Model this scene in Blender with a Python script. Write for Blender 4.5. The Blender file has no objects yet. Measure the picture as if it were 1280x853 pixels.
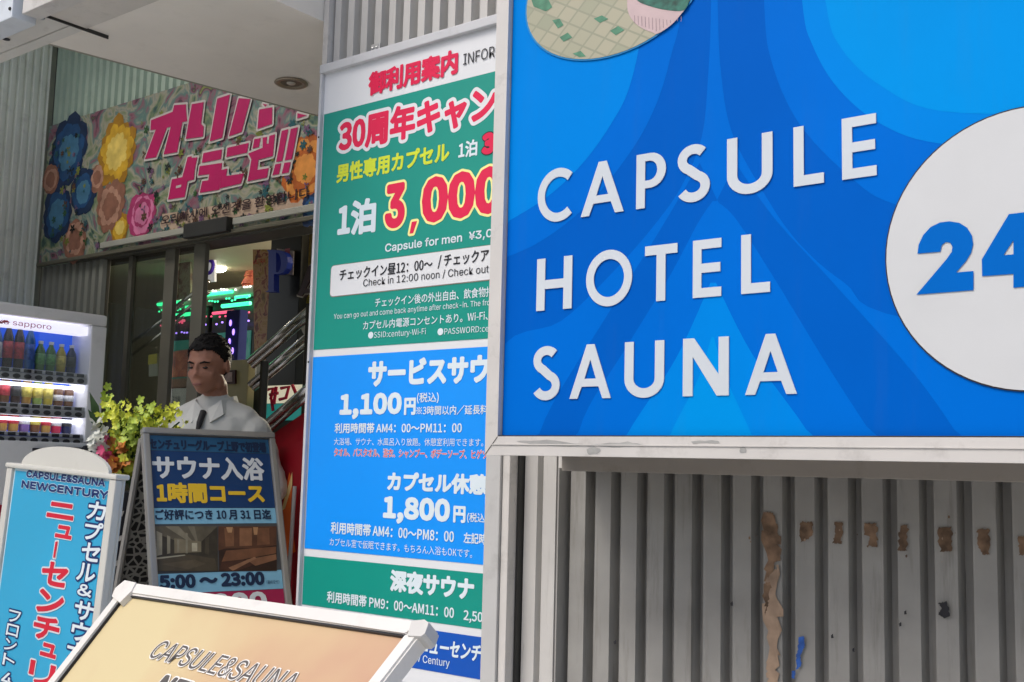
import bpy, bmesh, math, random, os
from mathutils import Vector, Matrix
from mathutils.geometry import tessellate_polygon
random.seed(7)
PI = math.pi
SC = bpy.context.scene
COL = SC.collection

# ------------------------------------------------------------------ camera, sky, sun, exposure
F = 1400.0                                   # focal length in pixels of the 1280 px wide photograph
EYE = Vector((0, 0, 1.2))
yaw, pitch, roll = math.radians(-37.968), math.radians(6.53), math.radians(1.43)
FWD = Vector((math.sin(yaw)*math.cos(pitch), math.cos(yaw)*math.cos(pitch), math.sin(pitch)))
r0 = Vector((math.cos(yaw), -math.sin(yaw), 0))
u0 = r0.cross(FWD)
RIGHT = r0*math.cos(roll) + u0*math.sin(roll)
UP = RIGHT.cross(FWD)
cd = bpy.data.cameras.new('camera')
cd.sensor_width = 36; cd.lens = F/1280*36; cd.clip_end = 500; cd.clip_start = 0.05
cam = bpy.data.objects.new('camera', cd); COL.objects.link(cam)
cam.matrix_world = Matrix.Translation(EYE) @ Matrix((RIGHT, UP, -FWD)).transposed().to_4x4()
SC.camera = cam

SUN_EL, SUN_AZ = math.radians(52), math.radians(200)     # azimuth from +Y towards +X
w = bpy.data.worlds.new('World'); SC.world = w; w.use_nodes = True
nt = w.node_tree; bg = nt.nodes['Background']
sky = nt.nodes.new('ShaderNodeTexSky'); sky.sky_type = 'NISHITA'; sky.sun_disc = False
sky.sun_elevation = SUN_EL; sky.sun_rotation = SUN_AZ
sky.dust_density = 4.0; sky.air_density = 1.0; sky.ozone_density = 1.0
nt.links.new(sky.outputs[0], bg.inputs[0]); bg.inputs[1].default_value = 0.15
sd = bpy.data.lights.new('sun', 'SUN'); sd.energy = 1.0; sd.angle = math.radians(25); sd.color = (1, .99, .97)
so = bpy.data.objects.new('sun', sd); COL.objects.link(so)
sv = Vector((math.sin(SUN_AZ)*math.cos(SUN_EL), math.cos(SUN_AZ)*math.cos(SUN_EL), math.sin(SUN_EL)))
so.rotation_euler = sv.to_track_quat('Z', 'Y').to_euler()
SC.view_settings.view_transform = 'Standard'; SC.view_settings.look = 'None'
SC.view_settings.gamma = 1; SC.view_settings.use_curve_mapping = False
SC.view_settings.exposure = 0.30
SC.cycles.max_bounces = 6; SC.cycles.transparent_max_bounces = 12; SC.cycles.use_denoising = True
SC.render.film_transparent = False

# ------------------------------------------------------------------ helpers
def lin(c):
    c = c/255.0
    return c/12.92 if c <= .04045 else ((c+.055)/1.055)**2.4
def S(r, g, b, k=1.0):
    return tuple(min(.95, lin(v)*k) for v in (r, g, b))
MATS = {}
def mat(name, rgb, rough=.55, var=.06, scale=6, metal=0, emit=None, estr=0, bump=0, bscale=40, dirt=0, spec=.4, streak=0):
    """Principled material whose base colour drifts a little with noise; optional grime and bump"""
    if name in MATS: return MATS[name]
    m = bpy.data.materials.new(name); m.use_nodes = True; MATS[name] = m
    t = m.node_tree; p = t.nodes['Principled BSDF']
    p.inputs['Roughness'].default_value = rough; p.inputs['Metallic'].default_value = metal
    p.inputs['Specular IOR Level'].default_value = spec
    tc = t.nodes.new('ShaderNodeTexCoord'); n = t.nodes.new('ShaderNodeTexNoise')
    n.inputs['Scale'].default_value = scale; n.inputs['Detail'].default_value = 5
    t.links.new(tc.outputs['Object'], n.inputs['Vector'])
    cr = t.nodes.new('ShaderNodeValToRGB')
    cr.color_ramp.elements[0].position = .3; cr.color_ramp.elements[1].position = .7
    cr.color_ramp.elements[0].color = [max(0, c*(1-var)) for c in rgb]+[1]
    cr.color_ramp.elements[1].color = [min(1, c*(1+var)) for c in rgb]+[1]
    t.links.new(n.outputs[0], cr.inputs[0])
    out = cr.outputs[0]
    if dirt:
        n2 = t.nodes.new('ShaderNodeTexNoise'); n2.inputs['Scale'].default_value = 9; n2.inputs['Detail'].default_value = 9
        n2.inputs['Roughness'].default_value = .7
        if streak:
            mp = t.nodes.new('ShaderNodeMapping'); mp.inputs['Scale'].default_value = (2.2, 2.2, 1/streak) if streak > 0 else (2.2, -1/streak, 2.2)
            t.links.new(tc.outputs['Object'], mp.inputs[0]); t.links.new(mp.outputs[0], n2.inputs['Vector'])
        else: t.links.new(tc.outputs['Object'], n2.inputs['Vector'])
        r2 = t.nodes.new('ShaderNodeValToRGB')
        r2.color_ramp.elements[0].position = .54; r2.color_ramp.elements[0].color = (0, 0, 0, 1)
        r2.color_ramp.elements[1].position = .74; r2.color_ramp.elements[1].color = (dirt, dirt, dirt, 1)
        t.links.new(n2.outputs[0], r2.inputs[0])
        mx = t.nodes.new('ShaderNodeMixRGB'); mx.inputs[2].default_value = (.10, .09, .07, 1)
        t.links.new(r2.outputs[0], mx.inputs[0]); t.links.new(out, mx.inputs[1]); out = mx.outputs[0]
    t.links.new(out, p.inputs['Base Color'])
    if emit:
        p.inputs['Emission Color'].default_value = (*emit, 1); p.inputs['Emission Strength'].default_value = estr
    if bump:
        n3 = t.nodes.new('ShaderNodeTexNoise'); n3.inputs['Scale'].default_value = bscale; n3.inputs['Detail'].default_value = 6
        t.links.new(tc.outputs['Object'], n3.inputs['Vector'])
        b = t.nodes.new('ShaderNodeBump'); b.inputs['Strength'].default_value = bump; b.inputs['Distance'].default_value = .01
        t.links.new(n3.outputs[0], b.inputs['Height']); t.links.new(b.outputs[0], p.inputs['Normal'])
    return m
def blotch(name, cols, scale, rough=.5, dist=1.5):
    """printed picture of soft blotches: noise through a many-stop ramp"""
    m = bpy.data.materials.new(name); m.use_nodes = True; MATS[name] = m
    t = m.node_tree; p = t.nodes['Principled BSDF']; p.inputs['Roughness'].default_value = rough
    tc = t.nodes.new('ShaderNodeTexCoord'); n = t.nodes.new('ShaderNodeTexNoise')
    n.inputs['Scale'].default_value = scale; n.inputs['Detail'].default_value = 4; n.inputs['Distortion'].default_value = dist
    t.links.new(tc.outputs['Object'], n.inputs['Vector'])
    cr = t.nodes.new('ShaderNodeValToRGB'); e = cr.color_ramp.elements
    for i, c in enumerate(cols):
        pos = .28+.44*i/(len(cols)-1)
        if i == 0: e[0].position = pos; e[0].color = (*c, 1)
        elif i == 1: e[1].position = pos; e[1].color = (*c, 1)
        else: e.new(pos).color = (*c, 1)
    t.links.new(n.outputs[0], cr.inputs[0]); t.links.new(cr.outputs[0], p.inputs['Base Color'])
    return m
def glassmat(name, tint, gloss=.06):
    m = bpy.data.materials.new(name); m.use_nodes = True; t = m.node_tree; t.nodes.clear()
    o = t.nodes.new('ShaderNodeOutputMaterial'); mx = t.nodes.new('ShaderNodeMixShader')
    a = t.nodes.new('ShaderNodeBsdfTransparent'); a.inputs[0].default_value = (*tint, 1)
    g = t.nodes.new('ShaderNodeBsdfGlossy'); g.inputs['Roughness'].default_value = .03
    mx.inputs[0].default_value = gloss
    t.links.new(a.outputs[0], mx.inputs[1]); t.links.new(g.outputs[0], mx.inputs[2]); t.links.new(mx.outputs[0], o.inputs[0])
    return m

def link(name, me, m=None, parent=None, loc=None):
    o = bpy.data.objects.new(name, me); COL.objects.link(o)
    if m is not None: me.materials.append(m)
    if parent is not None: o.parent = parent
    if loc is not None: o.location = loc
    return o
def obj(name, bm, m, parent=None, smooth=False, loc=None):
    me = bpy.data.meshes.new(name); bm.to_mesh(me); bm.free()
    if smooth:
        for p in me.polygons: p.use_smooth = True
    return link(name, me, m, parent, loc)
def tag(o, label=None, cat=None, group=None, kind=None):
    if label: o['label'] = label
    if cat: o['category'] = cat
    if group: o['group'] = group
    if kind: o['kind'] = kind
    return o
def empty(name, loc, label, cat, rot=None, group=None):
    o = bpy.data.objects.new(name, None); COL.objects.link(o); o.empty_display_size = .1
    if rot is not None: o.matrix_world = Matrix.Translation(loc) @ rot.to_4x4()
    else: o.location = loc
    return tag(o, label, cat, group)
def box(bm, x0, x1, y0, y1, z0, z1, bev=0):
    r = bmesh.ops.create_cube(bm, size=1)
    for v in r['verts']:
        v.co = Vector((x0+(v.co.x+.5)*(x1-x0), y0+(v.co.y+.5)*(y1-y0), z0+(v.co.z+.5)*(z1-z0)))
    if bev:
        es = list({e for v in r['verts'] for e in v.link_edges})
        bmesh.ops.bevel(bm, geom=es, offset=bev, segments=2, affect='EDGES', profile=.6)
    return bm
def bx(*a, **k): return box(bmesh.new(), *a, **k)
def tube(bm, pts, r, n=8, cap=True):
    pts = [Vector(p) for p in pts]; rs = r if isinstance(r, (list, tuple)) else [r]*len(pts)
    rings = []; ref = Vector((.13, .31, .94))
    for i, p in enumerate(pts):
        d = (pts[min(i+1, len(pts)-1)]-pts[max(i-1, 0)]).normalized()
        a = d.cross(ref)
        if a.length < 1e-3: a = d.cross(Vector((1, 0, 0)))
        a.normalize(); b = d.cross(a)
        rings.append([bm.verts.new(p+(a*math.cos(2*PI*k/n)+b*math.sin(2*PI*k/n))*rs[i]) for k in range(n)])
    for i in range(len(rings)-1):
        for k in range(n):
            bm.faces.new((rings[i][k], rings[i][(k+1) % n], rings[i+1][(k+1) % n], rings[i+1][k]))
    if cap:
        bm.faces.new(rings[0][::-1]); bm.faces.new(rings[-1])
    return bm
def lathe(bm, prof, n=14, c=(0, 0, 0)):
    rings = [[bm.verts.new((c[0]+r*math.cos(2*PI*k/n), c[1]+r*math.sin(2*PI*k/n), c[2]+z)) for k in range(n)] for r, z in prof]
    for i in range(len(rings)-1):
        for k in range(n):
            bm.faces.new((rings[i][k], rings[i][(k+1) % n], rings[i+1][(k+1) % n], rings[i+1][k]))
    bm.faces.new(rings[0][::-1]); bm.faces.new(rings[-1])
    return bm
def ball(bm, c, r, seg=16):
    r = r if isinstance(r, (tuple, list)) else (r, r, r)
    res = bmesh.ops.create_uvsphere(bm, u_segments=seg, v_segments=max(6, seg*2//3), radius=1)
    for v in res['verts']: v.co = Vector((c[0]+v.co.x*r[0], c[1]+v.co.y*r[1], c[2]+v.co.z*r[2]))
    return res['verts']
def poly(bm, outer, holes=(), z=0.0, thick=0.0):
    """filled flat outline in local x,y at height z, with holes; thick extrudes it downwards from z"""
    loops = [[Vector((p[0], p[1], 0)) for p in l] for l in (outer, *holes)]
    flat = [p for l in loops for p in l]
    vs = [bm.verts.new((p.x, p.y, z)) for p in flat]
    fs = []
    for t in tessellate_polygon(loops):
        a, b, c = (flat[i] for i in t)
        if (b-a).cross(c-a).z < 0: t = t[::-1]
        try: fs.append(bm.faces.new([vs[i] for i in t]))
        except ValueError: pass
    if thick:
        vb = [bm.verts.new((p.x, p.y, z-thick)) for p in flat]; k = 0
        for l in loops:
            n = len(l); area = sum(l[i].x*l[(i+1) % n].y-l[(i+1) % n].x*l[i].y for i in range(n))
            cw = (area < 0) != (l is not loops[0])
            for i in range(n):
                q = [vs[k+i], vb[k+i], vb[k+(i+1) % n], vs[k+(i+1) % n]]
                bm.faces.new(q if not cw else q[::-1])
            k += n
    return bm

# rays of the photograph's pixels onto planes of the place
def ray(px, py): return FWD*F + RIGHT*(px-640) - UP*(py-426.5)
class Board:
    """a flat face in the place: origin, axes U (right), V (up), N (towards the viewer)"""
    def __init__(s, O, U, V):
        s.O, s.U, s.V = Vector(O), Vector(U).normalized(), Vector(V).normalized(); s.N = s.U.cross(s.V)
        s.rot = Matrix((s.U, s.V, s.N)).transposed()
    def uv(s, px, py, h=0):
        d = ray(px, py); O = s.O+s.N*h
        t = (O-EYE).dot(s.N)/d.dot(s.N); p = EYE+d*t-O
        return (p.dot(s.U), p.dot(s.V))
def wallboard(y): return Board((0, y, 0), (1, 0, 0), (0, 0, 1))
def leanboard(px, py, depth, az, lean, rho=0):
    a, t = math.radians(az), math.radians(lean)
    U = Vector((math.cos(a), math.sin(a), 0)); Nh = Vector((math.sin(a), -math.cos(a), 0))
    V = Vector((0, 0, math.cos(t)))-Nh*math.sin(t); c, s_ = math.cos(math.radians(rho)), math.sin(math.radians(rho))
    return Board(EYE+ray(px, py)*(depth/F), U*c+V*s_, V*c-U*s_)

# ---- lettering
def builtin(face):                             # one of the faces Blender itself ships; its default face serves as well
    try: return bpy.data.fonts.load(os.path.join(bpy.utils.system_resource('DATAFILES'), 'fonts', face))
    except Exception: return None
GOTHIC, KANJI = builtin('Inter.woff2'), builtin('Noto Sans CJK Regular.woff2')
def glyphs(s, off=0.0, like=None):
    c = bpy.data.curves.new('lettering', 'FONT'); c.body = s; c.resolution_u = 3
    face = KANJI if (like or s)[:2] == '1,' else GOTHIC if all(ord(q) < 256 for q in (like or s)) else KANJI
    if face: c.font = face
    o = bpy.data.objects.new('lettering', c); COL.objects.link(o)
    bpy.context.view_layer.update()
    me = bpy.data.meshes.new_from_object(o.evaluated_get(bpy.context.evaluated_depsgraph_get()))
    bpy.data.objects.remove(o); bpy.data.curves.remove(c)
    return me
def bounds(me):
    xs = [v.co.x for v in me.vertices]; ys = [v.co.y for v in me.vertices]
    return min(xs), max(xs), min(ys), max(ys)
def swell(bm, wd, wd2=None, z=0.0, spread=.0006):
    """fatten flat faces in bm: a strip along each border edge and a disc on each border vertex"""
    src = [e for e in bm.edges if len(e.link_faces) == 1]
    vs = {v for e in src for v in e.verts}; pts = [v.co.copy() for v in vs]
    segs = [(e.verts[0].co.copy(), e.verts[1].co.copy()) for e in src]
    def dz(): return z-random.random()*spread
    for a, b in segs:
        d = b-a
        if d.length < 1e-7: continue
        n = Vector((-d.y, d.x, 0)).normalized()*wd; h = dz()
        q = [a+n, a-n, b-n, b+n]
        if (q[1]-q[0]).cross(q[2]-q[0]).z < 0: q = q[::-1]
        bm.faces.new([bm.verts.new((p.x, p.y, h)) for p in q])
    n = 16 if wd > .0025 else 8
    for p in pts:
        h = dz(); bm.faces.new([bm.verts.new((p.x+wd*math.cos(2*PI*k/n+.2), p.y+wd*math.sin(2*PI*k/n+.2), h)) for k in range(n)])
BOLD = .52
def text(bd, root, s, bl, br, top, m, fit=None, bold=0.0, outline=None, ow=.1, h=.002, shear=0.0, arc=None, h_plane=0.0, name='lettering'):
    """one line of writing in the local plane of bd, fitted between two points of its foot line"""
    me = glyphs(s, bold)
    if all(ord(q) < 256 for q in s) and s[:2] != '1,': bold *= 1.7
    if fit is not None and fit != len(s):
        f = glyphs(s[:fit], bold, s); x0, x1, y0, y1 = bounds(f); bpy.data.meshes.remove(f)
    else: x0, x1, y0, y1 = bounds(me)
    a, b = bd.uv(*bl, h_plane), bd.uv(*br, h_plane); c = bd.uv(bl[0], top, h_plane)
    v0 = (a[1]+b[1])/2; v1 = c[1]+(v0-a[1]); H = v1-v0
    wd = bold*H/(y1-y0)*BOLD
    a, b, v0, v1 = (a[0]+wd, 0), (b[0]-wd, 0), v0+wd, v1-wd
    sx = (b[0]-a[0])/(x1-x0); sy = (v1-v0)/(y1-y0)
    for v in me.vertices:
        x = a[0]+(v.co.x-x0)*sx; y = v0+(v.co.y-y0)*sy
        v.co = (x+shear*(y-v0), y, h)
    bm = bmesh.new(); bm.from_mesh(me); bpy.data.meshes.remove(me)
    for f in bm.faces:
        if f.normal.z < 0: f.normal_flip()
    if outline:
        b2 = bm.copy()
        for v in b2.verts: v.co.z = h-.0003
        swell(b2, H*ow+wd, z=h-.0003, spread=.0003)
    if wd > 0: swell(bm, wd, z=h-.00004, spread=.0002)
    o = obj(name, bm, m, root)
    if outline:
        o2 = obj('lettering_outline', b2, outline, o)
    return o
def quad(bd, root, name, pts, m, h=.001, thick=0, bev=0):
    """a flat patch whose corners are points of the plane"""
    return obj(name, poly(bmesh.new(), [bd.uv(*p) for p in pts], z=h, thick=thick), m, root)
def rounded(u0_, v0_, u1_, v1_, r, n=5):
    out = []
    for cx, cy, a0 in ((u1_-r, v1_-r, 0), (u0_+r, v1_-r, 90), (u0_+r, v0_+r, 180), (u1_-r, v0_+r, 270)):
        for k in range(n+1):
            a = math.radians(a0+90*k/n); out.append((cx+r*math.cos(a), cy+r*math.sin(a)))
    return out
def rect(u0_, v0_, u1_, v1_): return [(u0_, v0_), (u1_, v0_), (u1_, v1_), (u0_, v1_)]

def corrugated(x0, x1, z0, z1, pitch, depth, phase=.0, fl=.45, sl=.06):
    """trapezoid sheet in local x (width), y (0 = crest, +depth = valley), z; one mesh with a back"""
    bm = bmesh.new(); xs = []; x = x0-phase*pitch
    while x < x1+pitch:
        for dx, d in ((0, 0), (fl, 0), (fl+sl, 1), (1-sl, 1)): xs.append((x+dx*pitch, d*depth))
        x += pitch
    out = []
    for i, (a, d) in enumerate(xs):
        if x0 <= a <= x1: out.append((a, d))
    out = [(x0, out[0][1])]+out+[(x1, out[-1][1])]
    p = [(bm.verts.new((a, d, z0)), bm.verts.new((a, d, z1))) for a, d in out]
    for i in range(len(p)-1): bm.faces.new((p[i][0], p[i+1][0], p[i+1][1], p[i][1]))
    return bm

# ------------------------------------------------------------------ common materials
WHITE = mat('white_print', (.74, .76, .78), .45, .03, 3)
FRAMEW = mat('weathered_white_metal', (.60, .58, .55), .42, .06, 5, dirt=.35)
ALU = mat('brushed_aluminium', (.55, .55, .54), .35, .06, 12, metal=.6)
DARK = mat('dark_metal', (.03, .03, .028), .45, .15, 9)
BLACK = mat('black_print', (.015, .015, .02), .5, .1, 9)
CHROME = mat('chrome', (.75, .75, .74), .18, .03, 9, metal=1)
GREYSHEET = mat('grey_sheet_metal', (.52, .51, .485), .5, .09, 4, dirt=.5, bump=.10, bscale=10, streak=5)

# ------------------------------------------------------------------ ground
tag(obj('pavement', bx(-60, 60, -60, 60, -.3, 0), mat('paving', (.34, .335, .32), .85, .15, 3, bump=.2)), kind='structure')
b = bmesh.new()
for i in range(-14, 10):
    for j in range(-8, 11):
        box(b, i*.4+.004, i*.4+.396, j*.3+.004, j*.3+.296, 0, .012)
tag(obj('paving_slabs', b, mat('slab_stone', (.60, .59, .56), .8, .2, 2.3, bump=.2)), kind='structure')
tag(obj('road', bx(-60, 60, -8.5, -2.9, 0, .004), mat('asphalt', (.09, .09, .092), .9, .2, 4, bump=.3)), kind='structure')

# ------------------------------------------------------------------ the front wall of corrugated sheet
YI = 2.3                                     # face of the information board
bw = wallboard(YI)
XL = bw.uv(402, 60)[0]
wall = empty('corrugated_wall', (XL, 2.45, 0), 'grey corrugated metal wall with brown glue marks under the big blue sign', 'wall')
obj('backing', bx(0, 5.2, 0, .5, 0, 6), mat('wall_backing', (.10, .10, .095), .8), wall)
# local frame of the wall: x right, y into the wall
x_mid = wallboard(2.335).uv(704, 700)[0]-XL
def sheet(name, x0, x1, z0, z1, pitch, y, depth=.03, ph=0.0, m=GREYSHEET, label=None, fl=.45):
    o = obj(name, corrugated(x0, x1, z0, z1, pitch, depth, ph, fl), m, wall, loc=(0, y-2.45, 0))
    if label: o['label'] = label
    return o
x_post = bw.uv(632, 700)[0]-XL
zt = bw.uv(402, 90)[1]
sheet('cladding', .012, x_post+.02, .3, 6, .060, 2.335, .03, .9)
def ph(x0, y, px, pitch):                    # phase that puts a crest's left edge at a given place
    return ((x0-(wallboard(y).uv(px, 700)[0]-XL))/pitch) % 1
sheet('cladding', x_post+.003, x_mid, 0, 1.6, .0585, 2.31, .020, ph(x_post+.003, 2.31, 654, .0585), fl=.68)
LOW = mat('lower_sheet_metal', (.285, .28, .262), .5, .18, 5, dirt=.75, bump=.12, bscale=10, streak=5)
x_low = x_mid-.04
sheet('cladding', x_low, 4.8, 0, 1.6, .0745, 2.335, .036, ph(x_low, 2.335, 712, .0745), LOW, fl=.60)
obj('return_flange', bx(x_mid-.003, x_mid+.001, 2.3095-2.45, 2.366-2.45, 0, 1.6), mat('flange_grey', (.30, .295, .28), .5, .1, 6), wall)
sheet('cladding', x_post+.02, 4.8, 1.6, 6, .0745, 2.335, .036, .06)
obj('corner_trim', bx(-.012, .010, -.135, .3, 0, 6), FRAMEW, wall)
b = bx(.0, .01, -.14, -.11, 0, 1); b.free()
# flat strip between information board and cladding
ps = wallboard(2.25)
pa, pb = ps.uv(604, 700)[0], ps.uv(632, 700)[0]
post = empty('trim_post', (pa, 2.25, 0), 'flat grey upright metal strip along the right edge of the information board', 'post')
obj('post_face', bx(0, (pb-pa)*.66, 0, .14, 0, 2.6, bev=.002), mat('post_grey', (.50, .50, .49), .4, .06, 5, dirt=.25), post)
obj('post_flange', bx((pb-pa)*.66+.002, pb-pa, .008, .14, 0, 2.6, bev=.002), FRAMEW, post)
obj('post_shadow_gap', bx(pb-pa+.001, pb-pa+.007, .04, .14, 0, 2.6), DARK, post)
# ledge under the big sign
lb = wallboard(2.22)
lx, lz1 = lb.uv(697, 574); _, lz0 = lb.uv(712, 589)
ledge = obj('ledge_trim', bx(lx-XL+.012, 4.5, 2.22-2.45, 2.34-2.45, lz0, lz1+.05, bev=.002), mat('ledge_brown', (.29, .265, .235), .5, .1, 5, dirt=.4), wall)
ledge['label'] = 'brownish metal ledge strip under the big sign'
obj('ledge_end', bx(lx-XL, lx-XL+.0115, 2.224-2.45, 2.34-2.45, lz0+.006, lz1+.05, bev=.002), FRAMEW, wall)
# glue marks, torn paper and scratches on the crests
gb = wallboard(2.333)
GLUE = mat('brown_glue', (.175, .11, .068), .85, .55, 38)
PAPER = mat('torn_paper', (.33, .235, .165), .85, .3, 25)
NMARK = [0]
def mark(pts, m, name='glue_mark', jag=.35):
    NMARK[0] += 1
    P = [gb.uv(*p) for p in pts]; out = []
    for i, p in enumerate(P):
        q = P[(i+1) % len(P)]; n = 9
        for k in range(n):
            t = k/n; d = math.hypot(q[0]-p[0], q[1]-p[1])*.075 if k else 0
            out.append((p[0]+(q[0]-p[0])*t+random.uniform(-d, d), p[1]+(q[1]-p[1])*t+random.uniform(-d, d)))
    b = poly(bmesh.new(), out, z=.0)
    for v in b.verts: v.co = Vector((v.co.x-XL, 2.333-2.45-.0006-.00012*NMARK[0], v.co.y))
    return obj(name, b, m, wall)
def c8(*pts): return [(600+x/1.882, 520+y/1.882) for x, y in pts]
MARKS = [c8((755, 250), (782, 250), (784, 280), (768, 292), (754, 298)), c8((834, 250), (852, 250), (852, 300), (830, 300), (836, 276)),
         c8((904, 253), (934, 253), (934, 310), (914, 306), (918, 284), (904, 280)), c8((990, 258), (1006, 256), (1006, 318), (985, 318)),
         c8((1080, 262), (1110, 260), (1110, 318), (1082, 320)), c8((1170, 266), (1198, 266), (1200, 326), (1182, 326), (1170, 300)),
         c8((1266, 285), (1290, 280), (1290, 328), (1268, 328))]
for q in MARKS: mark(q, GLUE)
mark(c8((668, 226), (690, 228), (702, 262), (708, 340), (694, 345), (690, 380), (668, 390)), GLUE, 'paper_scrap')
mark(c8((672, 392), (703, 350), (704, 520), (700, 627), (692, 640), (680, 640), (674, 580)), PAPER, 'paper_scrap')['label'] = 'long torn strip of brown paper'
mark(c8((668, 395), (685, 390), (680, 440), (672, 470)), GLUE, 'paper_scrap')
for k in range(26):
    x, y = random.choice(((690, 640), (692, 660), (768, 275), (845, 275), (920, 280), (998, 288), (1095, 290), (1186, 296), (640, 300), (1040, 420)))
    x += random.gauss(0, 14); y += random.gauss(0, 26); r_ = random.uniform(1.2, 4.5)
    mark(c8(*[(x+r_*random.uniform(.5, 1.2)*math.cos(a_), y+r_*random.uniform(.6, 1.5)*math.sin(a_)) for a_ in (0, 1.2, 2.4, 3.8, 5.1)]), GLUE if k % 3 else PAPER, 'glue_fleck')
BLUEINK = mat('blue_ink', (.02, .09, .35), .6, .4, 40)
for q in (c8((752, 520), (764, 518), (766, 545), (754, 560), (748, 555)), c8((746, 560), (758, 552), (756, 590), (746, 598)), c8((736, 600), (745, 598), (742, 618), (735, 616))):
    mark(q, BLUEINK, 'blue_scrawl')
mark(c8((1080, 440), (1100, 436), (1108, 470), (1094, 476), (1080, 466), (1088, 452)), BLACK, 'black_sticker')
for cx, cy in ((828, 516), (878, 548), (988, 488), (1000, 460), (592, 440), (318, 530)):
    mark(c8((cx, cy), (cx+5, cy-4), (cx+6, cy+6), (cx+1, cy+7)), BLACK, 'black_fleck')
# bolt bracket on the wall above the information board
b = bmesh.new(); u, v = bw.uv(462, 60)
box(b, u-XL-.018, u-XL+.02, -.128, -.115, v-.03, v+.02, bev=.002)
for dx in (-.007, .01): ball(b, (u-XL+dx, -.13, v+.006), .005, 8)
obj('bracket', b, ALU, wall)

# ------------------------------------------------------------------ information board
info = empty('information_board', (0, YI, 0), 'tall green and blue price board in Japanese, left of the big sign', 'notice board', rot=bw.rot)
uL, uR = bw.uv(394.5, 300)[0], bw.uv(640, 300)[0]
uLi = bw.uv(392.5+6, 300)[0]
zT = bw.uv(400.5, 97)[1]; zB = bw.uv(560, 853)[1]-.02
obj('backing_panel', bx(uL+.004, uR, zB, zT+.03, -.045, 0), WHITE, info)
FR = mat('board_frame_grey', (.56, .57, .585), .4, .05, 5, dirt=.25)
obj('frame', bx(uL, uLi-.004, zB-.02, zT+.004, -.05, .014, bev=.003), FR, info)
obj('frame', bx(uL, uR, zT+.0045, zT+.032, -.05, .016, bev=.003), FR, info)
obj('frame', bx(uL, uR, zB-.045, zB-.021, -.05, .014, bev=.003), FR, info)
b = bmesh.new()
for uu, vv in ((uL+.012, zT+.014), (uL+.008, zT-.2), (uL+.008, zT-.9)): ball(b, (uu, vv, .014), (.0035, .0035, .002), 8)
obj('screws', b, DARK, info)
K = 1.08
GREEN = mat('print_green', S(0, 140, 125, K), .42, .03, 3)
SKYB = mat('print_blue', S(0, 142, 240, K), .42, .03, 3)
NAVY = mat('print_navy', S(0, 78, 175, K), .42, .04, 3)
RED = mat('print_red', S(214, 18, 72, K), .45, .04, 5)
YEL = mat('print_yellow_green', S(205, 218, 50, K), .45, .04, 5)
CREAMP = mat('print_pale_yellow', S(238, 232, 150, K), .45, .03, 5)
PALE = mat('print_pale_cyan', (.70, .80, .85), .45, .03, 3)
uLp = uLi
def band(name, pt, pb_, m):
    v1 = bw.uv(*pt)[1]; v0 = bw.uv(*pb_)[1]
    return obj(name, poly(bmesh.new(), rect(uLp, v0, uR-.004, v1), z=.0012), m, info)
pg = band('green_panel', (405.8, 143.4), (391.8, 437.8), GREEN)
pbp = band('blue_panel', (391.8, 446.8), (380.8, 685.5), SKYB)
pg2 = band('green_panel', (380, 695), (377.5, 755.5), GREEN)
pn = band('navy_panel', (603.7, 797), (602.5, 850), NAVY)
T = lambda s, bl, br, top, m, **k: text(bw, info, s, bl, br, top, m, h=k.pop('h', .0024), **k)
T('御利用案内', (460.6, 119.6), (572.6, 94.5), 90, RED, bold=.03)
T('INFORMATION', (579.6, 81.4), (618.6, 72.3), 67.7, BLACK, fit=5)
T('30周年キャンペーン', (423.5, 192), (621, 151.5), 150, RED, fit=7, bold=.03, outline=WHITE, ow=.10)
T('男性専用カプセル', (421, 229.4), (562, 202.8), 206, YEL, bold=.025)
T('1泊', (573.5, 199), (597, 195), 178.4, PALE, bold=.02)
T('3,000円', (602.5, 195), (619, 191.5), 168, RED, fit=1, bold=.05, outline=BLACK, ow=.05)
T('1泊', (422, 297), (469.7, 291.5), 254, PALE, bold=.03)
for s, bl, br, tp, f in (('3', (481, 287.5), (506, 284), 232, None), (',', (512.5, 293.5), (521.5, 290.5), 279, None), ('000円', (527, 281), (593.6, 271), 224, 2)):
    hh = (bl[1]-tp)
    T(s, bl, br, tp, RED, fit=f, bold=.035 if s != ',' else .01, outline=CREAMP, ow=.055*56/hh)
T('Capsule for men', (481.8, 317), (578, 306.4), 304, PALE, bold=.02)
T('¥3,000', (586.5, 302.5), (616, 299), 290, PALE, fit=4, bold=.02)
a0, a1 = bw.uv(415, 333), bw.uv(415, 371)
cp = obj('white_box', poly(bmesh.new(), rounded(a0[0], a1[1], uR-.02, a0[1], .012), z=.0028), WHITE, info)
obj('box_border', poly(bmesh.new(), rounded(a0[0]-.002, a1[1]-.0025, uR-.018, a0[1]+.0015, .013), z=.0022), mat('box_brown', (.25, .22, .17)), info)
T('チェックイン昼12：00〜', (425.3, 352), (541.5, 337.5), 338, BLACK, bold=.012, h=.0042)
T('/ チェックアウト11：00', (548, 337), (611.9, 328.6), 320, BLACK, fit=7, bold=.012, h=.0042)
T('Check in 12:00 noon / Check out 11:00', (455, 360.4), (611.9, 342), 350, BLACK, fit=31, h=.0042)
T('チェックイン後の外出自由、飲食物持込', (469.2, 385.5), (607.6, 370.8), 373.7, PALE, fit=16, bold=.008)
T('You can go out and come back anytime after check-in. The front', (417.7, 401.8), (613, 383), 393.3, PALE, fit=60)
T('カプセル内電源コンセントあり。Wi-Fi、', (454.3, 413), (610.5, 400.5), 402, PALE, fit=21, bold=.008)
T('●SSID:century-Wi-Fi', (460.7, 425.7), (532.8, 420), 415.5, PALE)
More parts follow.
